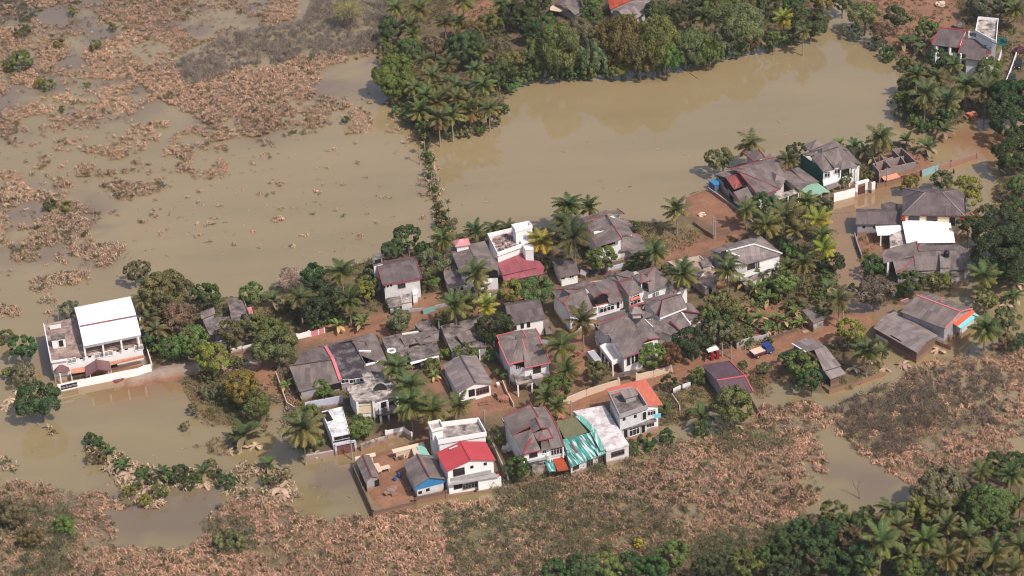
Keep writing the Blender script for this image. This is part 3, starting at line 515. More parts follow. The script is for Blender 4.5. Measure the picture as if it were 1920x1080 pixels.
B.flat(a5(1195,450,1480,375,1490,400,1205,478), 3.2, CONC, None, th=.2, name='balcony'); B.win('2', a5(1215,385,1310,362), w=.6, h=.7, kind='opening'); B.win('2', a5(1385,355), w=.9, h=1.8, kind='door', fm=WHITEC); B.win('r2', a5(1447,328), w=1.6, h=1.3, n=3); B.win('2', a5(1228,505,1375,462), w=.9, h=2.0, kind='door'); B.win('2', a5(1302,485), w=2.2, h=1.9, n=3); B.win('r2', a5(1437,432), w=1.6, h=1.1, n=3)
B.flat(a5(1235,545,1500,475,1495,500,1240,572), .5, BRICK, BRICK, ov=0, key='p')
mb = MB(); q = P(*D1(a5,1498,375), 4.0); mb.box(q, 1.3, .08, .9, .2); B.part('laundry', mb, plain(srgb(120,200,225),.8,'pale blue cloth'))
# --- tall house, top left of village
B = Bld('house', 'tall grey roofed white house with red verges, leftmost two storey house by the lake', 'house', (740, 570))
B.gable(a6(183,657,545,597,472,398), 5.8, .9, ASBD, WHITE2, off=.68, trim=REDT, edges='ce'); B.win('0', a6(358,665), w=1.5, h=1.0, n=3, fm=plain((.12,.06,.05),.6,'brown frame')); B.win('0', a6(202,680,231,670,262,662), w=.4, h=.5, kind='opening')
a_, b_, c_ = B.sides['3']; mb = MB(); nr = ((a_+b_)/2-c_); nr.z = 0; nr.normalize(); mb.prism([b_+nr*.02, a_+nr*.02, a_+nr*.05, b_+nr*.05], [Vector((p.x,p.y,5.6)) for p in (b_+nr*.02, a_+nr*.02, a_+nr*.05, b_+nr*.05)]); B.part('side_cladding', mb, paint((.12,.16,.16),.7,.3))
B.flat(a6(82,385,170,362,185,455,100,478), 7.2, CONC, WHITE, key='t', par=0); B.win('t2', a6(140,440), w=1.4, h=.9, kind='opening'); B.gable(a6(235,868,362,848,345,760), 2.4, .5, CONC, WHITE2, off=.5); B.flat(a6(345,750,450,735,455,810,355,830), 2.6, CONCL, WHITE2, key='u'); B.flat(a6(455,640,520,620,500,740,460,750), 3.0, WHITE, WHITE, key='v')
# --- house cluster with three grey roofs and curved balcony
B = Bld('house', 'broad grey roofed house with a small pink hipped turret and a curved white balcony', 'house', (880, 540))
B.roofs([h3(a6(730,418),3.6)+h3(a6(808,388),4.4)+h3(a6(888,560),4.4)+h3(a6(948,648,800,682,752,600),3.3)], ASBL, 'lower_roof'); B.walls(h3(a6(730,418,808,388,948,648,800,682,752,600),3.2), WHITE, key='l')
B.roofs([h3(a6(795,312),6.3)+h3(a6(975,292,1062,482),6.8)+h3(a6(900,548),5.9), h3(a6(975,285),6.8)+h3(a6(1125,252),6.2)+h3(a6(1255,528),5.7)+h3(a6(1062,485),6.6)], ASB, trim=ASBD, te=((0,0,3),(0,1,2))); B.walls(h3(a6(795,312,1125,252,1255,528,900,548),5.7), WHITE, key='m')
B.gable(a6(852,308,993,287,972,230), 7.9, .9, sheet(srgb(205,138,140),.1), WHITE, hip=.4, z0=6); B.win('l3', a6(897,690,862,700), w=1.4, h=1.1); B.flat(a6(1085,530,1210,528,1213,600,1170,640,1110,648,1090,620), 2.9, CONCL, None, name='balcony', par=.7, parw=WHITEC, th=.25); B.win('m2', a6(1175,560), w=3, h=1.8, kind='opening')
# --- white building with debris on the roof
B = Bld('house', 'white flat roofed house with a tower, its roof strewn with rubbish, by the lake', 'house', (965, 490))
B.flat(e5(570,508,845,445,985,612,680,722), 5.8, paint(srgb(222,200,195),.85,.3,False,blot=1.0,blotc=(.10,.06,.06)), WHITE, par=.9, parw=WHITEC); B.flat(e5(840,402,1025,364,1066,408,878,452), 8.8, WHITE, WHITEC, par=.8, parw=WHITEC, key='t')
B.flat(e5(878,452,1066,408,1082,650,990,650), 6.6, WHITE, WHITEC, key='f', ov=.05); B.win('t2', e5(985,537,1042,523), w=.6, h=1.3); B.win('t2', e5(1045,620,1045,648), w=.7, h=.5)
mb = MB()
for k in range(60):
    u, v = random.random(), random.random(); q = P(570+0,500,0)*0+P(*D1(e5,600,520),5.8).lerp(P(*D1(e5,860,470),5.8),u).lerp(P(*D1(e5,700,670),5.8).lerp(P(*D1(e5,900,600),5.8),u),v); mb.box(q, random.uniform(.2,.8), random.uniform(.2,.6), random.uniform(.1,.35), random.random()*3)
B.part('roof_rubbish', mb, paint(srgb(190,160,150),.9,.8,False,blot=1.4,blotc=(.05,.03,.03)))
B = Bld('house', 'low house under a dusty maroon pink sheet roof', 'house', (955, 520))
B.roofs([h3(e5(650,740),4.4)+h3(e5(1040,660),4.4)+h3(e5(1112,850,735,935),3.6)], MAROON, 'roof'); B.roofs([h3(e5(735,945),3.3)+h3(e5(1112,858),3.3)+h3(e5(1205,852),2.9)+h3(e5(1185,922,748,1002),2.7), h3(e5(1085,765),3.7)+h3(e5(1150,775),3.4)+h3(e5(1208,850),2.9)+h3(e5(1115,860),3.3)], MAROON, 'veranda_roof'); B.walls(h3(e5(650,740,1040,660,1185,905,748,985),2.6), GREYW)
# --- red trimmed house on the lake shore
B = Bld('house', 'grey roofed white house with red verges jutting towards the lake, behind the round bush', 'house', (1150, 470))
B.roofs([h3(a7(515,300),6.2)+h3(a7(720,232),6.8)+h3(a7(775,345),6.8)+h3(a7(740,372),6.5)+h3(a7(590,418),6.0), h3(a7(575,440),5.7)+h3(a7(700,402),6.2)+h3(a7(800,330),6.9)+h3(a7(900,478),6.4)+h3(a7(642,556),5.5), h3(a7(480,262),5.7)+h3(a7(738,180,790,200,720,235,520,292),6.4), h3(a7(760,200),5.8)+h3(a7(850,168,925,222,800,215),5.6)], ASB, trim=REDT, te=((0,0,4),(1,0,4),(1,2,3),(0,0,1),(3,1,2)))
B.roofs([h3(a7(752,262),5.6)+h3(a7(935,265,1010,342),4.6)+h3(a7(965,352,1010,415,905,442),4.4), h3(a7(915,430),4.0)+h3(a7(1055,420,1130,500,1140,582,1000,622,950,590,868,602),3.0)], ASB, 'lower_roof', trim=REDT, te=((1,0,1),))
B.walls(h3(a7(515,300),5.8)+h3(a7(738,190),5.8)+h3(a7(900,478),5.8)+h3(a7(642,556),5.4), WHITE); B.walls(h3(a7(752,262,935,265,1010,415,900,440),4.3), WHITE, key='b'); B.walls(h3(a7(915,430,1055,420,1135,560,950,590,868,600),2.9), WHITE2, key='c'); B.walls(h3(a7(750,240,888,205,888,260,800,270),5.0), WHITEC, key='d')
for k in range(8): B.win('2', [D1(a7,700+k*17,548-k*5)], w=.35, h=.6, kind='opening')
B.bars([(D1(a7,612,415)+(6.0,), D1(a7,712,392)+(6.0,))], WHITEC, 'balustrade', .25, .5)
B = Bld('house', 'small white cottage with a two pitch grey roof and two windows', 'house', (1065, 520))
B.gable(a7(270,868,470,828,380,662), 2.8, .9, ASBD, WHITEC, off=.42); B.win('0', a7(298,872,386,856), w=1.0, h=.7); B.flat(a7(470,828,530,850,540,800,480,780), 1.6, GREYW, GREYW, key='q')
# --- upper left villa of the central cluster
B = Bld('house', 'wide grey roofed villa with a red dormer porch, left of the green gap', 'house', (1100, 580))
B.roofs([h3(b1(148,292),5.6)+h3(b1(490,195,510,205),6.9)+h3(b1(250,280),6.6)+h3(b1(205,362),5.6), h3(b1(250,280),6.8)+h3(b1(505,198,440,262),7.2)+h3(b1(440,285,320,322),6.6), h3(b1(205,362),5.7)+h3(b1(290,332),6.3)+h3(b1(322,362),6.2)+h3(b1(240,395),5.6), h3(b1(258,395),6.0)+h3(b1(315,325,440,285),6.7)+h3(b1(520,470,300,490),5.4), h3(b1(440,262),6.9)+h3(b1(512,218),7.7)+h3(b1(578,315),7.6)+h3(b1(512,355),6.8), h3(b1(512,218),7.7)+h3(b1(575,208),7.0)+h3(b1(645,320),6.9)+h3(b1(578,315),7.6), h3(b1(575,208),7.1)+h3(b1(625,188),7.1)+h3(b1(690,225,755,380),5.6)+h3(b1(640,400),5.5)],
        ASB, trim=REDT, te=((0,3,4) if False else (0,3,0),(1,0,3),(1,2,3) if False else (1,3,4) if False else (1,0,3),(3,0,4),(2,0,3),(4,1,0),(4,2,3),(5,2,3),(6,2,3),(3,0,1)))
B.walls(h3(b1(148,292),5.4)+h3(b1(490,195),5.6)+h3(b1(640,188),5.6)+h3(b1(750,375),5.4)+h3(b1(300,490),5.3), WHITE); B.flat(b1(490,500,755,432,752,392,500,460), 3.2, WHITE, None, name='balcony', par=.8, parw=WHITE2); B.win('3', b1(650,432,590,450), w=1.6, h=1.4); B.win('3', b1(715,415,560,455), w=.5, h=1.4, kind='opening')
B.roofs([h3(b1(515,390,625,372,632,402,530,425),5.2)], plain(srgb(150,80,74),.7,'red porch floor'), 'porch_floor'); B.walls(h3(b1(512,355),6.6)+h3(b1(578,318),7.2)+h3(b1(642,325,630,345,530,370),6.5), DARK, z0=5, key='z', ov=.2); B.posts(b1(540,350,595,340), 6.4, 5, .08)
# --- upper right villa
B = Bld('house', 'tall villa with many grey hips and a pale green side wall, atop the cluster', 'house', (1230, 560))
B.roofs([h3(b1(592,172),5.6)+h3(b1(650,122,690,158),6.6)+h3(b1(790,120,850,140),6.6)+h3(b1(835,188),6.4)+h3(b1(730,218),5.8), h3(b1(725,220),5.8)+h3(b1(835,188),6.6)+h3(b1(935,290,805,338),5.4), h3(b1(870,130),6.6)+h3(b1(1020,88),7.6)+h3(b1(965,160),7.0), h3(b1(965,160),7.0)+h3(b1(1020,88),7.6)+h3(b1(1170,225),5.8)+h3(b1(1125,245,975,305,960,180),5.8),
         h3(b1(830,165),6.8)+h3(b1(915,138),7.5)+h3(b1(905,232),6.6), h3(b1(915,138),7.5)+h3(b1(998,205),6.8)+h3(b1(905,235),6.6)], ASB, trim=REDT, te=((1,0,3),(0,0,5) if False else (0,0,1),(3,0,1),(4,1,2),(5,1,2),(1,0,1)))
B.walls(h3(b1(592,172),5.5)+h3(b1(690,150),6.0)+h3(b1(1020,92),6.4)+h3(b1(1170,225,975,305,935,290,805,338),5.3), WHITE, ov=.25)
a_, b_, c_ = B.sides['6']; nr = ((a_+b_)/2-c_); nr.z = 0; nr.normalize(); q = [a_+nr*.02, b_+nr*.02, b_+nr*.05, a_+nr*.05]; mb = MB(); mb.prism(q, [Vector((p.x, p.y, 5.2)) for p in q]); B.part('side_wall', mb, paint((.27,.33,.28),.8,.2))
B.win('5', b1(860,385,850,345), w=2.6, h=1.1, n=3); B.win('3', b1(1045,310,1015,322), w=.7, h=1.5); B.win('4', b1(945,250), w=1.2, h=1.3, kind='opening'); B.posts(b1(912,235,968,220), 6.5, 5.2, .1)
B.flat(b1(805,440,955,405,965,380,810,415), 3.0, sheet(srgb(150,90,92)), None, name='balcony'); B.roofs([h3(b1(812,362),4.6)+h3(b1(900,335,905,350,825,375),4.3)], plain(srgb(214,120,100),.7,'salmon awning'), 'awning')
B.roofs([h3(b1(1125,252),5.0)+h3(b1(1252,205),5.9)+h3(b1(1185,308),4.8), h3(b1(1252,205),5.9)+h3(b1(1320,255),5.0)+h3(b1(1185,310),4.8)], ASB, 'side_roof', trim=REDT, te=((0,1,2),)); B.walls(h3(b1(1125,252,1252,215,1318,258,1185,308),4.7), WHITEC, key='s')
# --- lower right villa
B = Bld('house', 'sprawling villa with interlocking grey hips, dark red valleys and a pink corner', 'house', (1260, 620))
B.roofs([h3(b1(925,370),4.9)+h3(b1(1090,368),5.6)+h3(b1(1040,500),4.7), h3(b1(925,368),5.0)+h3(b1(1150,312),5.4)+h3(b1(1245,325),5.8)+h3(b1(1090,368),5.8), h3(b1(1090,368),5.8)+h3(b1(1250,325),5.9)+h3(b1(1300,425),4.7)+h3(b1(1060,525),4.5)], ASB, trim=plain(srgb(104,38,48),.6,'dark red trim'), te=((0,1,2),(1,3,2)))
B.roofs([h3(b1(1255,470),3.9)+h3(b1(1290,395,1330,400),4.5)+h3(b1(1420,490),3.4)+h3(b1(1300,550),3.5), h3(b1(1060,545),3.6)+h3(b1(1250,478),4.2)+h3(b1(1330,580),3.6)+h3(b1(1160,670),3.3), h3(b1(935,530),3.7)+h3(b1(1060,545),3.9)+h3(b1(1150,600,1160,670),3.3)+h3(b1(1030,620),3.3), h3(b1(900,450),4.4)+h3(b1(1015,495),4.2)+h3(b1(930,530),4.0)], ASB, 'lower_roof', trim=WHITEC, te=((0,0,4),(1,0,1) if False else (1,1,2),(2,0,4)))
B.bars([(D1(b1,1255,465)+(4.3,), D1(b1,1415,488)+(3.6,)),(D1(b1,1150,550)+(4.2,), D1(b1,1232,628)+(3.7,))], plain(srgb(104,38,48),.6,'dark red trim'), 'valley', .35, .12); B.bars([(D1(b1,1065,528)+(4.3,), D1(b1,1290,440)+(4.3,))], WHITE, 'fascia', .3, .35)
B.walls(h3(b1(925,370,1245,325,1300,425,1060,525),4.5), WHITE, ov=.3); B.walls(h3(b1(935,530,1255,470,1415,490,1300,560,1160,670,1030,620),3.2), WHITE, ov=.3, key='l'); B.flat(b1(1335,560,1415,530,1418,580,1345,600), 2.0, PINKW, PINKW, key='p'); B.win('l3', b1(1380,520), w=1.2, h=1.2, kind='opening'); B.win('l4' if False else 'l3', b1(1215,650), w=1.6, h=1.2); B.gable(b1(1022,640,1080,655,1060,590), 4.2, .7, ASBL, PINKW, z0=3); B.posts(b1(1165,672,1255,640), 3.2)
B.win('l4', b1(1200,675), w=1.8, h=1.2, kind='opening')
# --- front white house with veranda
B = Bld('house', 'white house with a broad grey roof, white columns and a tiled veranda at the front', 'house', (1165, 680))
B.roofs([h3(b1(510,575),5.9)+h3(b1(780,495),6.9)+h3(b1(845,560),6.6)+h3(b1(945,800,762,865),5.2)+h3(b1(635,665),5.6)+h3(b1(605,672),5.7), h3(b1(530,520),5.9)+h3(b1(775,445),6.2)+h3(b1(800,500),6.9)+h3(b1(545,582),6.2), h3(b1(870,575),6.4)+h3(b1(925,520),6.0)+h3(b1(1065,695),5.0)+h3(b1(980,705),5.3), h3(b1(855,570),6.4)+h3(b1(870,575),6.5)+h3(b1(975,700),5.9)+h3(b1(900,752,830,700),5.0)],
        ASB, trim=REDT, te=((0,4,3),(0,0,1),(3,2,3),(2,2,3)))
B.gable(b1(825,490,930,485,900,430), 7.6, .9, ASBL, PINKW, hip=.4, z0=6.3); B.walls(h3(b1(510,575),5.7)+h3(b1(780,455),5.7)+h3(b1(925,520),5.7)+h3(b1(1065,695,900,752,925,800,762,865,635,665,605,672),4.9), WHITE, ov=.25); B.flat(b1(565,785,665,915,775,870,690,760,610,765), 3.0, paint((.78,.7,.66),.7,.15,False), None, name='balcony', par=.8, parw=WHITEC, th=.25)
B.posts(b1(572,800,602,850,632,895,670,925,772,880,855,840), 2.9); B.flat(b1(610,890,670,1000,905,900,880,840), .45, plain(srgb(186,116,92),.7,'terracotta floor'), None, name='veranda_floor', th=.5); B.win('5', b1(805,885,835,872,868,860), w=1.1, h=2.0, kind='door', fm=WHITEC); B.win('9', b1(535,610,560,650,533,700,562,740), w=.5, h=1.0); B.win('10', b1(535,610), w=.5, h=1); B.win('7', b1(650,690), w=.8, h=1.3, kind='opening')
B.roofs([h3(b1(915,760),3.2)+h3(b1(1000,720),3.4)+h3(b1(1090,705,1125,725,930,775),2.9)], ASBL, 'canopy')
B = Bld('gatehouse', 'small grey gate canopy on posts in the beige wall before the veranda', 'gate', (1180, 705)); B.roofs([h3(b1(695,992,862,955,880,978,708,1018),2.8)], ASBD); B.posts(b1(715,1015,868,985), 2.7, 0, .15, BEIGE)
wallrun('compound_wall', 'long beige wall from the veranda gate to the red pillar, above the orange roof', 'wall', b1(880,1000,1020,962,1165,925), 1.9, BEIGE, .22, 12)
wallrun('compound_wall', 'long beige wall with a dark slot, left of the orange roof', 'wall', a5(705,215,900,135,1170,52), 1.9, BEIGE, .22, 14)
# --- narrow red trimmed house
B = Bld('house', 'narrow white house with stepped grey roofs, coral verges and a sagging porch slab', 'house', (985, 700))
B.roofs([h3(a8(1150,498),6.4)+h3(a8(1370,470),7.0)+h3(a8(1425,665,1245,708),5.5), h3(a8(1365,468),7.0)+h3(a8(1520,445),6.8)+h3(a8(1632,690),5.5)+h3(a8(1395,742),5.3), h3(a8(1135,440),5.9)+h3(a8(1290,405),6.7)+h3(a8(1320,478,1165,502),6.5), h3(a8(1285,398),6.5)+h3(a8(1370,385,1410,455,1320,480),6.8), h3(a8(1365,388),6.9)+h3(a8(1492,372,1535,440,1415,468),6.5)], ASB, trim=plain(srgb(214,98,98),.6,'coral trim'), te=((0,0,3),(0,1,2),(0,2,3),(1,1,2),(2,0,3),(3,1,2),(4,1,2),(1,3,2),(2,0,1)))
B.walls(h3(a8(1135,440),5.7)+h3(a8(1290,405),6)+h3(a8(1492,372),6)+h3(a8(1632,690,1395,742,1245,708),5.2), WHITE); B.win('5' if False else '3', a8(1505,752), w=1.5, h=1.5, n=3, fm=plain((.12,.06,.05),.6,'brown frame')); B.flat(a8(1450,820,1620,785,1620,800,1460,835), 2.9, WHITE, None, name='balcony', par=.5, parw=WHITE2); B.win('4', a8(1320,722,1338,718,1355,714), w=.22, h=1.1, kind='opening')
B.flat(a8(1290,800,1440,770,1468,860,1320,890), 3.0, CONC, None, name='porch_slab', par=.5, parw=CONCL); B.posts(a8(1330,900,1458,865), 2.8, 0, .14); B.roofs([h3(a8(1470,850),2.9)+h3(a8(1610,800,1640,830,1500,900),2.5)], ASBD, 'lean_to')
B.roofs([h3(a8(1545,470,1640,480,1660,530,1560,545),2.9)], CONC, 'lean_to')
B = Bld('house', 'grey two pitch roof house with laundry on its front, behind the coral verges', 'house', (975, 590))
B.gable(a8(1258,342,1582,282,1515,80), 4.4, 1.1, ASBD, WHITEC, off=.66); B.win('0', a8(1290,368), w=1.2, h=.9, fm=plain((.12,.06,.05),.6,'brown frame')); B.win('0', a8(1370,345,1428,335), w=.7, h=1.4, kind='opening'); B.bars([(D1(a8,1270,112)+(5.1,), D1(a8,1440,78)+(5.1,))], plain(srgb(214,98,98),.6,'coral trim'), 'flashing', .5, .1)
mb = MB()
for k, cc in enumerate((0, 1, 2, 3)):
    q = P(*D1(a8,1340+k*45,385-k*8), .6); mb.box(q, .5, .08, .9, .2)
B.part('laundry', mb, plain(srgb(96,160,150),.8,'washing')); B.roofs([h3(a8(1560,290,1610,285,1650,420,1590,425),2.4)], ASB, 'lean_to')
B = Bld('house', 'low grey gable house with a white front and a large grilled window', 'house', (875, 710))
B.gable(a8(632,708,775,965,1100,880), 3.3, 1.2, ASBL, WHITEC, off=.52, trim=ASBD, edges='r'); B.win('1', a8(1005,942), w=2.6, h=1.5, n=4, fm=plain((.3,.12,.12),.6,'red brown grille')); B.win('1', a8(905,965), w=1.3, h=1.6, kind='opening')
# --- ruin roofs
B = Bld('house', 'ruinous low house with blotched slabs and a tyre on its roof', 'house', (765, 640))
B.flat(a8(72,460,250,415,330,520,300,640,140,600), 3.2, STAIN, GREYW); B.roofs([h3(a8(245,450),3.6)+h3(a8(520,385,545,425),4.0)+h3(a8(385,490,420,500,290,530),3.4), h3(a8(380,460),3.8)+h3(a8(540,420,605,480,430,520),3.3)], ASB); B.flat(a8(300,560,420,520,580,500,610,600,350,665), 2.9, STAIN, GREYW, key='k'); B.flat(a8(378,330,500,295,605,395,535,425,420,385), 3.0, STAIN, GREYW, key='m')
mb = MB(); c = P(*D1(a8,165,577), 3.35); mb.tube([c+Vector((.75*math.cos(a*.5236), .75*math.sin(a*.5236), 0)) for a in range(13)], .2, 8, False); B.part('tyre', mb, WHITEC); B.bars([(D1(a8,340,690)+(2.7,), D1(a8,600,630)+(2.7,)),(D1(a8,345,700)+(2.6,), D1(a8,440,672)+(2.6,))], WHITE, 'beam', .35, .15)
B.win('k3', a8(400,720,540,670), w=1.6, h=1.6, kind='opening'); B.bars([(D1(a8,265,425)+(3.4,), D1(a8,415,402)+(3.4,))], WHITE, 'parapet', .25, .35)
B = Bld('house', 'crumbling slab roofed house left of the round dark tree', 'house', (865, 640))
B.flat(a8(620,360,960,285,1040,545,880,560,720,590), 3.1, STAIN, GREYW, par=.3, parw=CONC); B.roofs([h3(a8(755,425),4.1)+h3(a8(890,385),4.1)+h3(a8(945,480,820,515),3.5)], ASB); B.walls(h3(a8(755,425,890,385,945,480,820,515),3.4), WHITE, z0=3, key='n'); B.posts(a8(975,570), 2.8)
# --- white hip roof house, right centre
B = Bld('house', 'white house with a pale grey hipped roof and dotted white ridge caps', 'house', (1410, 500))
B.roofs([h3(b2(538,235),5.3)+h3(b2(980,98),5.5)+h3(b2(930,180,640,240,625,262),6.5), h3(b2(980,98,1188,268),5.3)+h3(b2(930,180),6.6), h3(b2(930,180),6.6)+h3(b2(1188,268,865,362),5.2)+h3(b2(700,300),5.2)+h3(b2(690,240),6.1)], ASBL)
B.bars([(D1(b2,680,245)+(6.3,), D1(b2,930,180)+(6.7,)),(D1(b2,930,180)+(6.7,), D1(b2,1185,266)+(5.4,)),(D1(b2,700,250)+(6.2,), D1(b2,800,290)+(5.6,))], WHITE, 'ridge_cap', .28, .14); B.walls(h3(b2(538,235,980,98,1188,268,865,362,640,345),5.1), WHITE, ov=.5)
B.win('2', b2(905,378), w=1.8, h=1.3, n=3, fm=plain((.12,.06,.05),.6,'brown frame')); B.win('2', b2(962,362), w=.9, h=1.9); B.roofs([h3(b2(800,500),2.9)+h3(b2(1110,350,1130,385),3.0)+h3(b2(850,555),2.4)], ASBL, 'lean_to'); B.flat(b2(790,455,1110,355,1115,385,810,490), 3.2, WHITE2, None, name='balcony'); B.walls(h3(b2(810,500,1110,380,1100,400,850,545),2.5), WHITE2, key='g')
a_, b_, c_ = B.sides['4']; nr = ((a_+b_)/2-c_); nr.z = 0; nr.normalize(); q = [a_+nr*.02, b_+nr*.02, b_+nr*.06, a_+nr*.06]; mb = MB(); mb.prism(q, [Vector((p.x, p.y, 5.0)) for p in q]); B.part('side_cladding', mb, sheet(srgb(150,158,165),.25,.5))
B = Bld('house', 'roofless pale concrete rooms left of the white hipped roof house', 'house', (1310, 530))
B.flat(b2(160,352,440,300,600,430,590,560,490,580,330,470), 2.6, paint(srgb(190,165,148),.9,.5,False,blot=.8,blotc=(.2,.13,.1)), CONCL, par=.4, parw=CONCL); B.gable(b2(330,350,500,425,440,480), 3.4, .6, ASBL, WHITE); B.win('4', b2(540,605), w=1, h=1.5, kind='opening'); B.flat(b2(440,330,540,290,550,370,470,390), 3.2, CONC, CONCL, key='y')
B = Bld('shed', 'small grey flat hut with a whitewashed front beside the road wall', 'shed', (1532, 610)); B.roofs([h3(b2(1362,775,1490,738),3.1)+h3(b2(1565,860,1462,892),2.7)], ASB); B.walls(h3(b2(1362,775,1490,738,1560,862,1465,890),2.7), CONCL, ov=.1)
B = Bld('house', 'low grey roofed house at the roadside, half hidden by a large tree', 'house', (1550, 690))
B.roofs([h3(b3(1280,378),3.7)+h3(b3(1425,325),3.7)+h3(b3(1565,400),4.6)+h3(b3(1400,448),4.6), h3(b3(1470,430),4.5)+h3(b3(1565,400),4.5)+h3(b3(1697,565,1550,608),3.4), h3(b3(1555,615),3.0)+h3(b3(1690,575),3.0)+h3(b3(1740,630,1605,680),2.5)], ASBL); B.walls(h3(b3(1280,378,1425,325,1565,400,1697,565,1550,608),3.3), paint((.10,.2,.19),.8,.3)); B.walls(h3(b3(1580,600,1690,570,1700,652,1600,680),2.5), BROWNW, key='h')
B.bars([(D1(b3,1282,380)+(3.8,), D1(b3,1398,450)+(4.5,))], WHITE, 'verge_board', .25, .2)
B = Bld('house', 'low house under a dark purple brown roof with a coral ridge', 'house', (1365, 715)); B.gable(b3(645,770,960,785,760,520)[0:0]+[D1(b3,715,825), D1(b3,955,787), D1(b3,752,522)], 3.0, 1.2, PURP, GREYW, off=.34, trim=plain(srgb(205,92,92),.6,'coral cap'), edges='rb')
wallrun('gate', 'pair of white sheet gates beside the dark purple roof', 'gate', e6(330,482,415,440,425,437,515,410), 1.8, paint((.74,.74,.78),.5,.15), .08, 9, cap=DARK)
wallrun('compound_wall', 'low white wall edging the grass plot below the white sheet gates', 'wall', e6(325,530,400,640,405,690), 1.0, WHITE2, .2)
wallrun('compound_wall', 'broken brick wall in the flood right of the wide olive tree', 'wall', e6(1140,590,1245,775,1040,830), .9, BROWNW, .25)
# --- dark red gate pillars with scooter
B = Bld('gatehouse', 'dark red gate pillars with a white slab beside the parked scooter', 'gate', (1335, 670)); B.flat(e6(670,75,770,40,800,75,690,105), 2.4, WHITE, None); B.posts(e6(732,112,785,98), 2.15, 0, .3, plain(srgb(140,38,48),.7,'dark red plaster'))
wallrun('compound_wall', 'dark red wall running back from the red gate pillars', 'wall', e6(790,90,735,20), 1.5, plain(srgb(110,40,45),.8,'dark red wall'), .2)
# --- right lakeside villa
B = Bld('house', 'large grey roofed lakeside house with a red tiled patch and red verges', 'house', (1430, 350))
B.roofs([h3(b4(195,425),3.4)+h3(b4(340,378,480,350,545,352),4.2)+h3(b4(410,398,300,455),4.0), h3(b4(340,378),5.0)+h3(b4(740,272,760,285),6.0)+h3(b4(415,398),5.5), h3(b4(415,398),5.5)+h3(b4(762,285),6.0)+h3(b4(855,470,800,562,605,628),4.4), h3(b4(368,590),3.9)+h3(b4(500,540),4.4)+h3(b4(590,650,450,712),3.2), h3(b4(630,300),5.6)+h3(b4(702,232),6.3)+h3(b4(820,325,760,290),5.5), h3(b4(450,222),6.2)+h3(b4(600,195),7.3)+h3(b4(662,270),7.0)+h3(b4(550,302),6.0)], ASB, trim=REDT, te=((1,0,3) if False else (1,0,1),(2,0,4) if False else (2,0,3),(3,0,3),(5,0,3),(5,1,2)))
B.roofs([h3(b4(298,455),3.9)+h3(b4(410,418),4.6)+h3(b4(495,512,375,565),3.6)], sheet(srgb(150,76,72),1.4,.7,stain=.6,uscale=.35,streak=(.2,.1,.1)), 'tiled_patch'); B.bars([(D1(b4,415,400)+(5.6,), D1(b4,605,628)+(4.5,)),(D1(b4,605,628)+(4.5,), D1(b4,795,565)+(4.5,))], REDT, 'verge_board', .22, .2)
B.roofs([h3(b4(680,385),5.0)+h3(b4(765,425),5.8)+h3(b4(745,512),4.6), h3(b4(690,385),5.0)+h3(b4(870,470),4.6)+h3(b4(745,512),4.5)+h3(b4(765,425),5.8), h3(b4(800,395),4.6)+h3(b4(900,385,1050,520,985,580,860,480),3.6), h3(b4(890,370),4.2)+h3(b4(975,362,1160,495,1050,520),3.4)], ASB, 'lower_roof')
B.walls(h3(b4(195,425,480,345,600,628,450,700),3.0), GREYW, key='a'); B.walls(h3(b4(415,398,762,285,855,470,600,628),4.3), WHITE2, key='b'); B.walls(h3(b4(800,395,975,362,1160,495,985,580),3.2), WHITE2, key='c'); B.flat(b4(740,620,980,545,985,585,790,655), 2.9, CONCL, None, name='porch_slab'); B.posts(b4(872,630,968,598,818,520), 2.8); B.walls(h3(b4(470,240,600,210,655,270,555,300),6.0), WHITE2, key='d', z0=4)
B.win('a3', b4(300,530,350,640), w=2, h=1.2, kind='opening'); B.win('b3', b4(670,612), w=.8, h=.7); B.flat(b4(140,482,235,462,240,515,195,525), 2.2, BLUES, plain((.1,.16,.25),.7,'blue sheet wall'), key='f')
B = Bld('canopy', 'pale green curved sheet canopy in front of the lakeside houses', 'canopy', (1525, 365)); B.roofs([h3(b4(985,560),2.9)+h3(b4(1075,512),3.3)+h3(b4(1190,600) if False else b4(1200,590),3.1)+h3(b4(1090,650),2.6), h3(b4(1075,512),3.3)+h3(b4(1150,508),3.1)+h3(b4(1262,590),2.7)+h3(b4(1200,590),3.1)], GREENS); B.posts(b4(1095,650,1180,610,1250,590), 2.7, 0, .08, GREYW)
B = Bld('house', 'two storey house with a dark green side wall and grey hips', 'house', (1555, 330))
B.roofs([h3(b4(968,235),5.7)+h3(b4(1080,225,1185,225,1075,255),6.6), h3(b4(1072,252),6.0)+h3(b4(1180,228),6.9)+h3(b4(1298,375,1190,398),5.4), h3(b4(1180,225),6.9)+h3(b4(1330,175),7.4)+h3(b4(1440,215,1550,335),5.9)+h3(b4(1375,300,1300,370),5.8), h3(b4(1370,300),6.4)+h3(b4(1550,335),5.4)+h3(b4(1352,385),5.2), h3(b4(1290,360),5.4)+h3(b4(1370,300),6.5)+h3(b4(1352,387),5.2), h3(b4(1190,160),6.2)+h3(b4(1305,112),6.9)+h3(b4(1440,210,1330,178),6.8)+h3(b4(1180,228),6.8), h3(b4(1015,152),6.4)+h3(b4(1130,108),7.3)+h3(b4(1070,215),6.2), h3(b4(1130,108),7.3)+h3(b4(1205,160,1070,215),6.2)], ASB, trim=ASBD, te=((6,1,2),(7,1,2),(3,0,2),(2,0,1)))
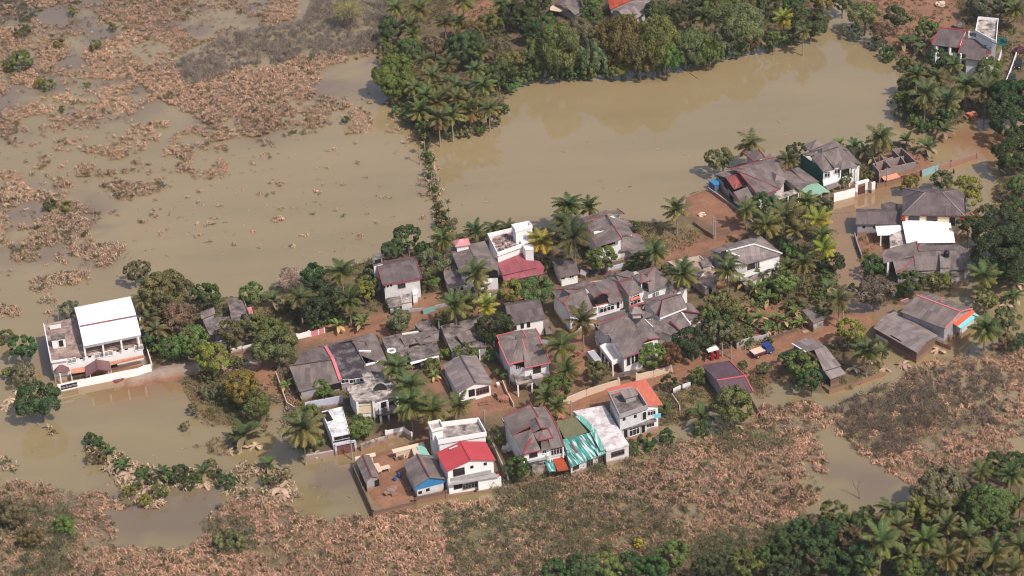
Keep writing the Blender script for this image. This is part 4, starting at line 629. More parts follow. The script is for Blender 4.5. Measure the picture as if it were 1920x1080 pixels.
B.walls(h3(b4(968,235,1190,165,1310,120,1550,335,1352,385,1190,398),5.2), WHITE); a_, b_, c_ = B.sides['5']; nr = ((a_+b_)/2-c_); nr.z = 0; nr.normalize(); q = [a_+nr*.02, b_+nr*.02, b_+nr*.06, a_+nr*.06]; mb = MB(); mb.prism(q, [Vector((p.x, p.y, 5.3)) for p in q]); B.part('green_wall', mb, TEALW)
B.win('4', b4(1232,425,1322,395), w=1.2, h=1.4, kind='window'); B.flat(b4(1195,500,1350,450,1350,480,1200,530), 3.0, WHITE, None, name='balcony', par=.6, parw=WHITEC); B.posts(b4(1355,390,1442,370,1512,360), 5.0); B.win('3', b4(1400,410), w=3, h=1.6, kind='opening'); B.roofs([h3(b4(1190,510),2.9)+h3(b4(1300,465,1350,525),2.8)+h3(b4(1240,575),2.3)], ASBL, 'canopy'); B.roofs([h3(b4(1440,375),2.9)+h3(b4(1530,350,1550,380,1450,415),2.5)], ASB, 'lean_to')
wallrun('compound_wall', 'tall white wall along the flooded road below the green walled house', 'wall', b4(1298,602,1400,578,1500,550), 2.0, WHITEC, .25)
B = Bld('gatehouse', 'white arched gateway on the flooded road where a person stands', 'gate', (1622, 355)); B.bars([(D1(b4,1495,512)+(3.0,), D1(b4,1612,480)+(3.0,))], WHITE, 'lintel', .6, .5); B.posts(b4(1500,520,1590,495), 2.8, 0, .3, WHITE); q = [P(*p, 2.4) for p in b4(1640,515,1672,503)]; mb = MB(); mb.bar(q[0]-Z*1.2, q[1]-Z*1.2, .3, 3.0); B.part('side_pier', mb, WHITE); q = [P(*p, 2.2) for p in b4(1510,545,1580,520)]; mb = MB(); mb.bar(q[0]-Z*1., q[1]-Z*1., .08, 1.7); B.part('gate_leaf', mb, plain(srgb(96,52,48),.7,'brown gate'))
wallrun('compound_wall', 'dark concrete wall along the left of the red earth plot and lakeside house', 'wall', b4(140,548,290,655,430,752,540,850), 1.3, GREYW, .2)
wallrun('compound_wall', 'low dark wall on the lower left edge of the red earth plot', 'wall', b4(0,858,90,925,185,990,330,955), 1.2, BROWNW, .2)
wallrun('compound_wall', 'thin edging wall at the lake side of the red earth plot', 'wall', b4(-60,630,0,605,135,560), .45, CONCL, .15)
# --- unfinished shell
B = Bld('unfinished_house', 'roofless unfinished house of bare grey block walls with a pinkish slab', 'house', (1680, 320))
SH = paint((.27,.21,.20),.9,.5)
def shell(bl, ring, h, mat, name='wall'):
    for a, b in ring: 
        mb = MB(); p, q = P(*a, h), P(*b, h); mb.bar(Vector((p.x,p.y,(h-.4)/2)), Vector((q.x,q.y,(h-.4)/2)), .18, h+.4); bl.part(name, mb, mat)
f = lambda *a: b5(*a); shell(B, [(f(305,470)[0], f(510,400)[0]), (f(305,470)[0], f(370,545)[0]), (f(370,545)[0], f(485,515)[0]), (f(430,435)[0], f(485,500)[0]), (f(420,440)[0], f(620,390)[0]), (f(485,505)[0], f(735,450)[0]), (f(500,320)[0], f(600,310)[0]), (f(600,315)[0], f(740,445)[0]), (f(590,400)[0], f(640,470)[0]), (f(505,325)[0], f(580,400)[0]), (f(305,380)[0], f(340,470)[0]), (f(385,380)[0], f(430,440)[0]), (f(370,545)[0], f(375,600)[0])], 2.7, SH)
mb = MB(); q = [P(*p, 1.1) for p in b5(390,600,545,562,580,602,425,645)]; mb.prism([p-Z*.15 for p in q], q); B.part('slab', mb, plain(srgb(216,150,122),.8,'salmon slab'))
B.sides['f'] = (P(*f(485,505)[0],2.7), P(*f(735,450)[0],2.7), P(*f(590,380)[0],2.7)); B.win('f', b5(578,520,695,492), w=1.5, h=1.1, kind='opening')
wallrun('compound_wall', 'brown wall along the flooded road before the unfinished block house', 'wall', b5(350,672,440,650,600,605,800,540), 1.2, BROWNW, .2, 5)
wallrun('gate', 'aqua blue sheet gate on the flooded road right of the brown wall', 'gate', b5(805,535,940,488,975,480), 1.7, plain(srgb(132,170,172),.6,'faded aqua sheet'), .1, 5, cap=GREYW)
wallrun('compound_wall', 'brown block wall ending in the flooded lane right of the aqua gate', 'wall', b5(985,482,1100,445,1360,360), 1.5, paint((.34,.2,.16),.9,.5), .2, 4)
# --- hip roof house on the right
B = Bld('house', 'cream walled house with a wide dark grey hipped roof, right side of the village', 'house', (1750, 400))
B.gable(b6(618,345,1168,355,1162,115), 5.6, 2.3, ASBD, CREAM, hip=.36, trim=ASBL, edges=''); B.bars([(D1(b6,618,345)+(5.5,), D1(b6,1168,357)+(5.5,))], plain(srgb(104,42,46),.7,'dark red fascia'), 'fascia', .15, .3); B.win('0', b6(722,370,880,375), w=2.2, h=.95, n=4, fm=plain((.05,.03,.03),.6,'dark frame')); B.win('0', b6(1058,400), w=1.2, h=2, kind='opening')
B.bars([(D1(b6,1145,370)+(5.0,), D1(b6,1145,430)+(2.4,)),(D1(b6,628,370)+(5.0,), D1(b6,628,400)+(3.5,))], plain(srgb(150,34,34),.7,'red pier'), 'pier', .8, .8)
B = Bld('shed', 'long dark grey roofed outbuilding left of the cream walled house', 'shed', (1645, 415)); B.gable(b6(208,425,600,428,600,290), 3.2, .8, ASBD, GREYW, off=.6); B.win('0', b6(282,447,373,450), w=.5, h=.6, kind='opening'); B.roofs([h3(b6(430,245),3.9)+h3(b6(520,228,578,245,575,290,500,300,430,280),3.3)], ASBD, 'lean_to')
B = Bld('shelter', 'building under a dazzling white sheet roof with a stained lean to', 'building', (1740, 450))
B.roofs([h3(b6(615,392,870,388,872,372,1035,368),4.2)+h3(b6(1052,452,1025,455,1040,487,1070,490,1085,585,655,590),3.3)], WHITES, 'white_roof'); B.walls(h3(b6(615,392,1035,380,1085,582,655,588),3.2), GREYW); B.roofs([h3(b6(382,440,610,432),3.4)+h3(b6(620,480,490,520,400,522),3.0)], WHITES, 'lean_to'); B.roofs([h3(b6(505,470,640,440),3.2)+h3(b6(650,598,510,635),2.4)], CONCL, 'stained_lean_to'); B.posts(b6(430,522), 2.9)
B.flat(b6(760,578,985,568,960,602,770,605), 2.8, CONCL, None)
B = Bld('house', 'split grey roof house carrying a black water tank on its roof', 'house', (1730, 510))
B.roofs([h3(b6(435,655),4.2)+h3(b6(745,572),4.8)+h3(b6(765,660,720,705),4.4)+h3(b6(455,768),3.8), h3(b6(535,750,720,708),4.0)+h3(b6(745,830,800,858,565,862),3.2), h3(b6(765,612,1165,600),3.6)+h3(b6(1198,650,765,660),4.5), h3(b6(720,668,1198,652),4.5)+h3(b6(1210,822,735,832),3.3)], ASB, trim=None); B.walls(h3(b6(535,750,765,612,1165,600,1205,820,800,850,565,860),3.1), GREYW)
B.bars([(D1(b6,745,572)+(4.9,), D1(b6,768,662)+(4.6,)),(D1(b6,718,728)+(4.1,), D1(b6,580,860)+(3.3,))], plain(srgb(160,80,84),.7,'red ridge'), 'ridge_cap', .22, .15); B.posts(b6(492,762), 3.8, 0, .22, WHITE, 'column'); B.win('4' if False else '3', b6(1100,855), w=2.2, h=.8, kind='window'); B.flat(b6(810,838,910,832,905,870,808,880), 2.7, CONC, CONCL, key='i'); B.flat(b6(1050,830,1165,822,1160,870,1050,885), 2.7, CONC, CONCL, key='j')
B.flat(d4(595,655,690,650,700,790,605,795), 4.6, ASBL, CONCL, z0=3, key='w'); mb = MB(); c = P(*D1(d4,660,690), 4.6); mb.tube([c, c+Z*1.0, c+Z*1.25, c+Z*1.35], [.62,.62,.4,.2], 14); B.part('water_tank', mb, plain((.015,.015,.017),.5,'black tank'))
# --- two roofs standing in the flood, lower right
B = Bld('house', 'grey roofed house with pink ridges and an orange annex standing in the flood', 'house', (1770, 610))
B.gable([D1(b7,683,345), D1(b7,1130,515), D1(b7,1405,312)], 4.2, 1.3, ASB, GREYW, off=.56, trim=plain(srgb(216,122,122),.6,'pink trim'), edges='rb'); B.roofs([h3(b7(1205,458),3.7)+h3(b7(1400,320),3.8)+h3(b7(1432,350,1255,490),3.4)], ORANGE, 'annex_roof'); B.roofs([h3(b7(1255,490,1425,352),3.4)+h3(b7(1467,378,1292,512),3.0)], plain(srgb(120,196,200),.6,'aqua sheet'), 'awning'); B.walls(h3(b7(1210,465,1400,330,1445,372,1292,505),3.0), WHITE2, key='o', z0=1.2); B.posts(b7(1215,470,1285,505,1440,380), 2.9, 0, .12, CREAM)
B.roofs([h3(b7(685,240,760,210),4.2)+h3(b7(770,230,755,262),4.0)], ASB, 'lower_roof', trim=plain(srgb(216,122,122),.6,'pink trim'), te=((0,0,1),)); B.walls(h3(b7(1010,575,1110,545,1130,560,1130,620),2.0), WHITE, key='q'); mb = MB(); c = P(*D1(b7,797,445), 2.2); mb.tube([c-Z*2, c+Z*.9, c+Z*1.15, c+Z*1.25], [.5,.5,.3,.15], 14); B.part('water_tank', mb, plain((.015,.015,.017),.5,'black tank'))
for k in range(3): B.bars([(D1(b7,1090,205+k*20)+(5.9,), D1(b7,1125,200+k*20)+(5.9,))], plain(srgb(216,122,122),.6,'pink trim'), 'ridge_vent', .1, .1)
B = Bld('barn', 'long low grey two pitch barn standing in the flood beside the pink ridges', 'barn', (1710, 640))
B.gable(b7(413,505,852,755,1062,582), 2.9, .8, ASBL, BROWNW, off=.42); B.win('0', b7(640,615), w=3, h=.5, kind='opening'); q = [P(*p, 1.8) for p in b7(440,560,560,625)]; mb = MB(); mb.bar(q[0]-Z*.9, q[1]-Z*.9, .1, 1.5); B.part('boarding', mb, WHITE2)
wallrun('compound_wall', 'brown wall round the flooded corner right of the long grey barn', 'wall', b7(1020,620,1185,690,1380,560), .9, BROWNW, .2)
wallrun('compound_wall', 'low brown wall running into the flood below the roadside house', 'wall', e4(800,600,860,645,1100,570,1375,475), .9, BROWNW, .2)
# --- top right villa
B = Bld('house', 'white villa with maroon edged grey roofs and a white stair tower, top right', 'house', (1810, 95))
B.gable(b8(410,300,720,340,748,170)[0:0]+[D1(b8,410,302), D1(b8,640,325), D1(b8,730,168)], 6.0, 1.2, ASBD, WHITE, off=.72, trim=plain(srgb(168,56,66),.6,'maroon trim'), edges='cr'); B.roofs([h3(b8(690,250),6.8)+h3(b8(955,275),6.8)+h3(b8(900,408,870,405,850,440,705,420,715,385,640,375),5.6)], ASBD, 'front_roof', trim=plain(srgb(168,56,66),.6,'maroon trim'), te=((0,0,7),(0,1,2)))
B.walls(h3(b8(690,250,955,275,900,408,850,440,705,420),5.5), WHITEC, key='f'); B.flat(b8(818,75,992,92,975,285,940,275,795,195), 8.6, CONCL, WHITEC, par=.7, parw=WHITEC, key='t'); B.flat(b8(930,300,1030,310,985,450,910,440), 3.4, ASBD, WHITE, key='g'); B.flat(b8(735,195,850,205,830,255,735,240), 6.8, CONC, WHITE, key='u', par=.5, parw=WHITE)
B.win('0', b8(510,335,625,345), w=2.2, h=1.6, kind='opening'); B.posts(b8(450,312,570,325,665,380), 5.7, 0, .2, WHITEC); B.flat(b8(560,405,665,415,665,440,560,425), 3.0, WHITE, None, name='balcony', par=.4, parw=WHITE); B.win('f2', b8(855,440), w=1, h=1.2, kind='opening'); B.roofs([h3(b8(985,240,1072,235,1070,300,985,308),2.6)], paint((.01,.09,.07),.7,.2), 'green_canopy')
B = Bld('shed', 'tiny grey concrete hut behind the white stair tower, top right', 'shed', (1800, 45)); B.flat(b8(632,95,690,95,690,150,635,150), 2.2, CONC, GREYW, par=.3, parw=CONC)
wallrun('compound_wall', 'white wall beside the parked cars at the top right edge', 'wall', b8(1155,365,1120,470,1085,560,1060,620,1030,690,1005,760), 1.5, WHITE, .2)
# --- top roofs
B = Bld('house', 'arched roof house under trees at the top edge, left one', 'house', (1065, 15)); B.roofs([h3(c3(180,35),2.8)+h3(c3(300,-20,420,5),4.2)+h3(c3(290,55),4.0), h3(c3(290,55),4.0)+h3(c3(420,5),4.1)+h3(c3(468,80,375,135),2.9)], ASB); B.walls(h3(c3(180,35,300,-20,468,80,375,135),2.7), GREYW); B.roofs([h3(c3(150,65,190,35,290,75,240,105,150,90),2.4)], BEIGE, 'lean_to')
B = Bld('house', 'grey gable house with a pale end wall at the top edge', 'house', (1185, 35)); B.roofs([h3(c3(697,92),3.3)+h3(c3(860,20,1020,-30,1060,5),4.4)+h3(c3(765,98),4.6), h3(c3(765,98),4.6)+h3(c3(1060,5),4.6)+h3(c3(1090,60),3.8)+h3(c3(870,205),3.2)], ASBL); B.walls(h3(c3(697,92),3.2)+h3(c3(765,98),4.2)+h3(c3(870,205),3.0)+h3(c3(1085,70),3.2)+h3(c3(900,10),3.2), WHITE2)
B = Bld('house', 'rusty red roofed house cut by the top edge', 'house', (1155, 5)); B.roofs([h3(c3(668,-20,880,-40,870,10,690,85),3.4)], RUST); B.walls(h3(c3(668,-20,880,-40,870,10,690,85),3.2), GREYW)
# --- walls in the village
wallrun('compound_wall', 'white wall panels under the trees left of the mixed green tree', 'wall', a2(330,512,425,490,430,492,520,470), 1.5, WHITE, .2, 5)
wallrun('compound_wall', 'short white wall with a tall pillar beside the pink gate', 'wall', a2(885,392,985,365), 1.6, WHITEC, .2, 5)
wallrun('gate', 'faded pink gate between white pillars on the village lane', 'gate', a2(998,370,1065,352,1115,340), 1.5, plain(srgb(200,130,138),.7,'faded pink sheet'), .1, 7, cap=WHITEC)
wallrun('gate', 'small teal gate beside the yellow green tree on the hall road', 'gate', d8(475,725,515,718), 1.6, TEALW, .1, 9, cap=WHITE)
wallrun('compound_wall', 'grey concrete wall in front of the tall red verged house', 'wall', a6(260,890,400,885,550,870), 1.6, GREYW, .2)
wallrun('gate', 'pale teal sheet gate on the lane before the tall red verged house', 'gate', a6(555,885,668,852), 1.6, plain(srgb(120,165,165),.6,'pale teal sheet'), .1, 12, cap=GREYW)
wallrun('compound_wall', 'rough grey fence wall behind the lane palms, right of the pale teal gate', 'wall', a6(672,845,800,820,895,805), 1.6, GREYW, .2)
wallrun('compound_wall', 'cream plastered wall on the lane in front of the curved balcony', 'wall', a6(900,800,1040,775,1170,742), 1.7, CREAM, .2, 12)
wallrun('gate', 'dark teal gate at the right end of the cream lane wall', 'gate', a6(1178,740,1268,720), 1.6, plain(srgb(84,132,130),.6,'teal sheet'), .1, 12)
wallrun('compound_wall', 'pale blue wall on the lane beside the round bush', 'wall', a7(735,765,880,728,1050,678), 1.8, LAV, .2)
wallrun('gate', 'dark blue grey gate between the cottage and the round bush', 'gate', a7(565,795,690,765), 1.7, plain((.06,.06,.09),.6,'dark sheet'), .1, 12)
wallrun('compound_wall', 'grey plastered road wall with a pillar above the parked truck', 'wall', b3(820,362,940,325,1078,300), 2.2, paint((.42,.38,.39),.8,.4), .22, 9)
wallrun('compound_wall', 'brown stained road wall below the banana plot, right of the grey plastered wall', 'wall', b3(1085,325,1200,290,1320,250), 1.7, BROWNW, .22)
wallrun('compound_wall', 'dark wall on the left side of the banana plot', 'wall', b3(880,140,965,225,1060,292), 1.1, BROWNW, .18)
wallrun('compound_wall', 'dark wall between the banana plot and the small grey hut', 'wall', b3(1225,22,1350,110,1460,225), 1.1, BROWNW, .18)
wallrun('compound_wall', 'leaning wall along the flooded creek below the long dark outbuilding', 'wall', b6(200,500,225,590,262,690), 1.2, GREYW, .2)
wallrun('compound_wall', 'low wall between the grey lane and the veranda house garden', 'wall', a8(1128,590,1240,760,1255,860), 1.3, GREYW, .18)
wallrun('compound_wall', 'thin wall between the low gable house and the narrow coral verged house', 'wall', a8(1190,850,1235,960,1290,1060), 1.3, BEIGE, .18)
wallrun('compound_wall', 'dark wall along the left side of the low grey gable house', 'wall', a8(612,760,700,900), 1.2, GREYW, .18)
# ---------------- vegetation ----------------
def quads(P0, P1, P2, P3):                          # arrays (n,3) -> verts, faces
    n = len(P0); V = np.stack([P0, P1, P2, P3], 1).reshape(-1, 3); Fq = np.arange(4*n).reshape(n, 4); return V, Fq
def unit(v): return v/np.maximum(1e-9, np.linalg.norm(v, axis=-1, keepdims=True))
def palm_crown(seed, n=22, Lf=3.9, droop=1.0, dead=3):
    r = np.random.default_rng(seed); Vs = []; Cs = []
    for i in range(n):
        t = (i+.5)/n; az = i*2.39996+r.normal(0, .12); e0 = math.radians(80-105*t**1.1)+r.normal(0, .07); L_ = Lf*(.72+.3*math.sin(math.pi*min(1, t+.25)))*r.uniform(.9, 1.08)
        K = 9; s = np.linspace(0, 1, K); el = e0-(1.15+.25*t)*droop*s**1.3*(1.1 if t < .8 else .55); dl = L_/(K-1)
        rr = np.concatenate([[0], np.cumsum(np.cos(el[:-1])*dl)]); zz = np.concatenate([[0], np.cumsum(np.sin(el[:-1])*dl)])
        D = np.array([math.cos(az), math.sin(az), 0]); N = np.array([-D[1], D[0], 0]); pts = rr[:, None]*D+zz[:, None]*np.array([0, 0, 1.])
        age = t; isdead = i >= n-dead
        c = np.array([.55, .78, .6])*(1-age)+np.array([1.75, 1.4, .85])*age if not isdead else np.array([1.9, 1.1, .9])
        w = .035; a = pts[:-1]; b = pts[1:]; Vq, _ = quads(a-N*w, a+N*w, b+N*w*.7, b-N*w*.7); Vs.append(Vq); Cs.append(np.tile(c*1.7, (len(Vq), 1)))
        M = 30; u = (np.arange(M)+.5)/M*.97+.03; x = u*(K-1); k = np.minimum(x.astype(int), K-2); f = (x-k)[:, None]; p = pts[k]*(1-f)+pts[k+1]*f; tn = unit(pts[k+1]-pts[k])
        ln = .92*np.sin(np.pi*np.clip(.12+.84*u, 0, 1))**.7*(Lf/3.9)
        for sg in (-1, 1):
            dn = (.15+.75*age+r.normal(0, .12, M))[:, None]; d = unit(N*sg*(.95)+tn*.55-np.array([0, 0, 1.])*dn*(1.5 if isdead else 1))
            q = p+d*ln[:, None]*r.uniform(.8, 1.1, M)[:, None]-np.array([0, 0, .12])*ln[:, None]; wd = .085; Vq, _ = quads(p-tn*wd, p+tn*wd, q+tn*wd*.35, q-tn*wd*.35)
            Vs.append(Vq); Cs.append(np.repeat(c*r.uniform(.75, 1.25, (M, 1)), 4, 0))
    V = np.concatenate(Vs); C = np.concatenate(Cs); me = npmesh('palm_crown', V, np.arange(len(V)).reshape(-1, 4), C); me.materials.append(LEAF); return me
PALMS = [palm_crown(i, 16+i % 4*3, 3.8, .75+.13*(i % 5), i % 4) for i in range(10)]
ARECA = [palm_crown(40+i, 10, 1.9, .9, 1) for i in range(2)]
def tubes(name, paths, mat=BARK):
    mb = MB()
    for pts, rad in paths: mb.tube(pts, rad, 7)
    me = bpy.data.meshes.new(name); me.from_pydata([tuple(v) for v in mb.v], [], mb.f); me.materials.append(mat); return me
PTR = []
for i in range(3):                                      # unit-high palm trunks, slightly curved
    dx = (.10, -.07, .04)[i]; PTR.append(tubes('palm_trunk', [([(dx*(s*s-1), .03*math.sin(3*s), s) for s in (0, .2, .4, .6, .8, 1)], [.24, .17, .15, .14, .13, .12])], plain(srgb(150,132,118), .9, 'palm bark')))
TTR = []
for i in range(3):
    r = random.Random(i); br = [([(0, 0, 0), (.03, 0, .3), (0, .02, .62), (0, 0, .95)], [.07, .055, .042, .02])]
    for k in range(6):
        a = k*1.05+r.random(); h0 = .35+.08*k; br.append(([(0, 0, h0), (.2*math.cos(a), .2*math.sin(a), h0+.16), (.42*math.cos(a), .42*math.sin(a), h0+.26)], [.032, .02, .008]))
    TTR.append(tubes('tree_trunk', br))
def crown(seed, R, dens=1.0, leaf=.36, sq=.78, twig=0, lump=.30):
    r = np.random.default_rng(seed); nb = int(18+R*R*3.6); nl = int(5+min(7, R*1.5)); lc = unit(r.normal(size=(nl, 3))*np.array([1, 1, .55])+np.array([0, 0, .15]))*R*r.uniform(.34, .66, (nl, 1)); lr = R*r.uniform(.30, .52, nl); lc[0] = (0, 0, R*.26); lr[0] = R*.62
    li = r.choice(nl, nb*3, p=lr**2/np.sum(lr**2)); d = unit(r.normal(size=(nb*3, 3))+np.array([0, 0, .25])); c = lc[li]+d*lr[li][:, None]; dd = np.linalg.norm(c[:, None]-lc[None], axis=2)/lr[None]; dd[np.arange(nb*3), li] = 9
    ok = (dd.min(1) > .9) & (c[:, 2] > -R*.45); c = c[ok][:nb]; d = d[ok][:nb]; nb = len(c); c = c*np.array([1, 1, sq]); rb = R*lump*r.uniform(.45, 1.0, nb)*.62
    per = int(np.clip(dens*120*(R/3)**.7, 24, 170)); bid = np.repeat(np.arange(nb), per); n = len(bid)
    o = unit(r.normal(size=(n, 3))+d[bid]*.8+np.array([0, 0, .35])); p = c[bid]+o*rb[bid][:, None]*r.uniform(.65, 1.08, (n, 1))
    nm = unit(o+r.normal(0, .45, (n, 3))); t1 = unit(np.cross(nm, r.normal(size=(n, 3)))); t2 = np.cross(nm, t1); s = leaf*r.uniform(.6, 1.25, (n, 1)); s2 = s*.62
    V, Fq = quads(p-t1*s*.5-t2*s2*.2, p-t2*s2*.5+t1*s*.1, p+t1*s*.55+t2*s2*.1, p+t2*s2*.5-t1*s*.1)
    col = (r.uniform(.72, 1.22, nb)[bid]*r.uniform(.8, 1.2, n))[:, None]*np.array([1, 1, 1]); tint = r.random(nb)[bid][:, None]; col = col*(1+np.array([.18, .05, -.1])*(tint-.4)); C = np.repeat(col, 4, 0)
    if twig:
        m = twig; a = unit(r.normal(size=(m, 3))+np.array([0, 0, .8])); st = a*R*r.uniform(.1, .5, (m, 1))*np.array([1, 1, sq]); en = a*R*r.uniform(.8, 1.1, (m, 1))*np.array([1, 1, sq]); sd_ = unit(np.cross(a, r.normal(size=(m, 3))))*.045
        V2, _ = quads(st-sd_, st+sd_, en+sd_*.3, en-sd_*.3); V = np.concatenate([V, V2]); C = np.concatenate([C, np.tile([1.9, 1.8, 1.7], (len(V2), 1))])
    me = npmesh('crown', V, np.arange(len(V)).reshape(-1, 4), C); me.materials.append(LEAF); return me
RC = (.9, 1.5, 2.2, 3.0, 4.0, 5.5)
CROWN = {}
for i, R in enumerate(RC):
    for v in range(3):
        CROWN['d', i, v] = crown(100+i*7+v, R, 1.0, .30+.02*i, lump=.34 if v else .40)
        CROWN['l', i, v] = crown(300+i*7+v, R, .75, .34, twig=int(14+R*14), lump=.36)
        CROWN['b', i, v] = crown(500+i*7+v, R, .28, .26, twig=int(30+R*45), lump=.4)
GC = {'dk': ((.088, .132, .044), 'dark green'), 'bl': ((.064, .092, .036), 'blackish green'), 'md': ((.145, .195, .055), 'mid green'), 'br': ((.165, .215, .055), 'bright green'), 'yg': ((.235, .235, .050), 'yellow green'), 'ol': ((.20, .19, .070), 'olive'),
      'du': ((.19, .19, .095), 'dusty green'), 'bu': ((.22, .17, .11), 'brown dusty'), 'ye': ((.55, .46, .03), 'bright yellow'), 'pk': ((.38, .23, .18), 'pinkish bare'), 'rd': ((.20, .115, .045), 'reddish brown'), 'gy': ((.26, .20, .13), 'grey leafless')}
LM = [(190,620,'the big white hall'),(430,610,'the stained ruin'),(600,730,'the long grey roof'),(660,700,'the black flat roof'),(700,750,'the blotched concrete house'),(632,800,'the white garage'),(790,890,'the blue gable'),(880,860,'the red metal roof'),(1000,820,'the tangled red ridges'),(1085,820,'the turquoise sheets'),(1195,760,'the orange roof'),
      (745,530,'the tall red verged house'),(880,500,'the curved balcony house'),(960,450,'the white lakeside tower'),(965,510,'the maroon roof'),(1150,440,'the lakeshore red verges'),(1065,510,'the white cottage'),(1090,570,'the red dormer villa'),(1250,560,'the top hip villa'),(1270,620,'the pink corner villa'),(1170,660,'the veranda house'),(985,660,'the coral verge house'),
      (970,590,'the laundry house'),(880,700,'the low gable house'),(775,640,'the tyre roof ruin'),(865,640,'the crumbling slab roof'),(1410,480,'the dotted ridge roof'),(1310,530,'the roofless pale rooms'),(1530,605,'the roadside hut'),(1550,680,'the roadside house'),(1370,715,'the dark purple roof'),(1335,660,'the red gate pillars'),(1430,340,'the red patched roof'),
      (1555,320,'the green walled house'),(1690,310,'the unfinished shell'),(1750,380,'the cream walled house'),(1640,405,'the dark outbuilding'),(1735,440,'the dazzling white roof'),(1740,490,'the roof with black tank'),(1770,600,'the pink ridged roof'),(1710,640,'the flooded barn'),(1810,90,'the top right villa'),(1185,35,'the top gable house'),(1065,15,'the top arched roof'),(1325,400,'the red earth plot'),(1430,660,'the parked truck'),
      (850,200,'the palm spit'),(1160,110,'the far bank olive scrub'),(1600,60,'the red far bank'),(1450,620,'the banana plot'),(1640,930,'the lower right creek'),(300,760,'the left pond'),(100,1000,'the bottom left reeds')]
PEND = []
def describe(o, adj, kind, px, py):
    d = [((px-a)**2+((py-b)*1.4)**2, a, b, t) for a, b, t in LM]; _, a, b, t = min(d)
    rel = ('right of' if px > a else 'left of') if abs(px-a) > abs(py-b)*1.2 else ('behind' if py < b else 'in front of')
    PEND.append((f'{adj} {kind} {rel} {t}', o, px, py))
ORDN = ['leftmost', 'second from left', 'third from left', 'fourth from left', 'fifth from left', 'sixth from left', 'seventh from left', 'eighth from left', 'ninth from left', 'tenth from left', 'eleventh from left', 'twelfth from left', 'thirteenth from left', 'fourteenth from left', 'fifteenth from left', 'sixteenth from left', 'seventeenth from left', 'eighteenth from left']
NUMW = 'zero one two three four five six seven eight nine ten eleven twelve thirteen fourteen fifteen sixteen seventeen eighteen'.split()
def finish_labels():
    g = {}
    for t, o, x, y in PEND: g.setdefault(t, []).append((x, o))
    for t, l_ in g.items():
        l_.sort(key=lambda q: q[0])
        for i, (x, o) in enumerate(l_): o['label'] = t if len(l_) == 1 else (f'{t}, {ORDN[i]} of {NUMW[len(l_)]}' if i < len(l_)-1 or len(l_) > 18 else f'{t}, rightmost of {NUMW[len(l_)]}')
def child(name, me, par, loc, rot, sc, color=None):
    o = bpy.data.objects.new(name, me); COL.objects.link(o); o.parent = par; o.location = loc; o.rotation_euler = rot; o.scale = sc
    if color: o.color = (*color, 1)
    return o
def sit(px, py, z):                                   # crown centre pixel and crown height above the ground
    p = P(px, py, z); g_ = gz(p.x, p.y); p = P(px, py, z+g_); return p, gz(p.x, p.y)
def palm(px, py, w, h=None, hue='', adj=None, areca=False):
    s = w*mpp(px, py)/(3.6 if areca else 6.1); h = h or (4.6*s+1.2)*random.uniform(.85, 1.15)
    if py < 235 and px > 700 and not areca: h = max(h, 5.6)+random.uniform(-1, 1)
    p, g0 = sit(px, py+w*.04, h); r = root('areca_palm' if areca else 'coconut_palm', '', 'palm tree', (p.x, p.y, g0), 'slender areca palms' if areca else 'coconut palms')
    v = random.randrange(3); rz = random.uniform(0, 6.28); ln = (.10, -.07, .04)[v]
    child('trunk', PTR[v], r, (0, 0, -.3), (0, 0, rz), (1*(.7 if areca else 1), 1*(.7 if areca else 1), h+.25))
    c = {'': (.150, .150, .066), 'y': (.30, .26, .055), 'd': (.10, .115, .052), 'b': (.17, .145, .09)}[hue]; c = tuple(k*random.uniform(.88, 1.14) for k in c)
    child('crown', random.choice(ARECA if areca else PALMS), r, (0, 0, h), (random.uniform(-.22, .22), random.uniform(-.22, .22), random.uniform(0, 6.28)), (s, s, s*random.uniform(.8, 1.15)), c)
    describe(r, adj or {'': 'green', 'y': 'yellowing', 'd': 'dark green', 'b': 'dusty'}[hue], 'areca palm' if areca else 'coconut palm', px, py)
def tree(px, py, w, col='md', st='d', hs=.8, tr=.55, kind='tree'):
    R = w*mpp(px, py)/2*1.06; i = min(range(len(RC)), key=lambda k: abs(RC[k]-R)); s = R/RC[i]; low = kind == 'bush'
    hc = R*(.25 if low else tr)+R*.55*hs+(.1 if low else .6)
    if py < 180 and 690 < px and not low: hc = max(hc, 4.4)+random.uniform(-.6, .6)
    p, g0 = sit(px, py, hc); c, word = GC[col]; c = tuple(k*random.uniform(.85, 1.18) for k in c)
    r = root({'tree': 'broadleaf_tree', 'bush': 'bush', 'bamboo': 'bamboo_clump'}[kind], '', kind, (p.x, p.y, g0))
    child('trunk', TTR[random.randrange(3)], r, (0, 0, -.2), (0, 0, random.random()*6), (R*.9, R*.9, hc+R*.3+.2))
    child('crown', CROWN[st, i, random.randrange(3)], r, (0, 0, hc), (0, 0, random.random()*6.28), (s, s, s*hs/.8), c)
    describe(r, word, {'tree': 'tree', 'bush': 'bush', 'bamboo': 'bamboo clump'}[kind], px, py)
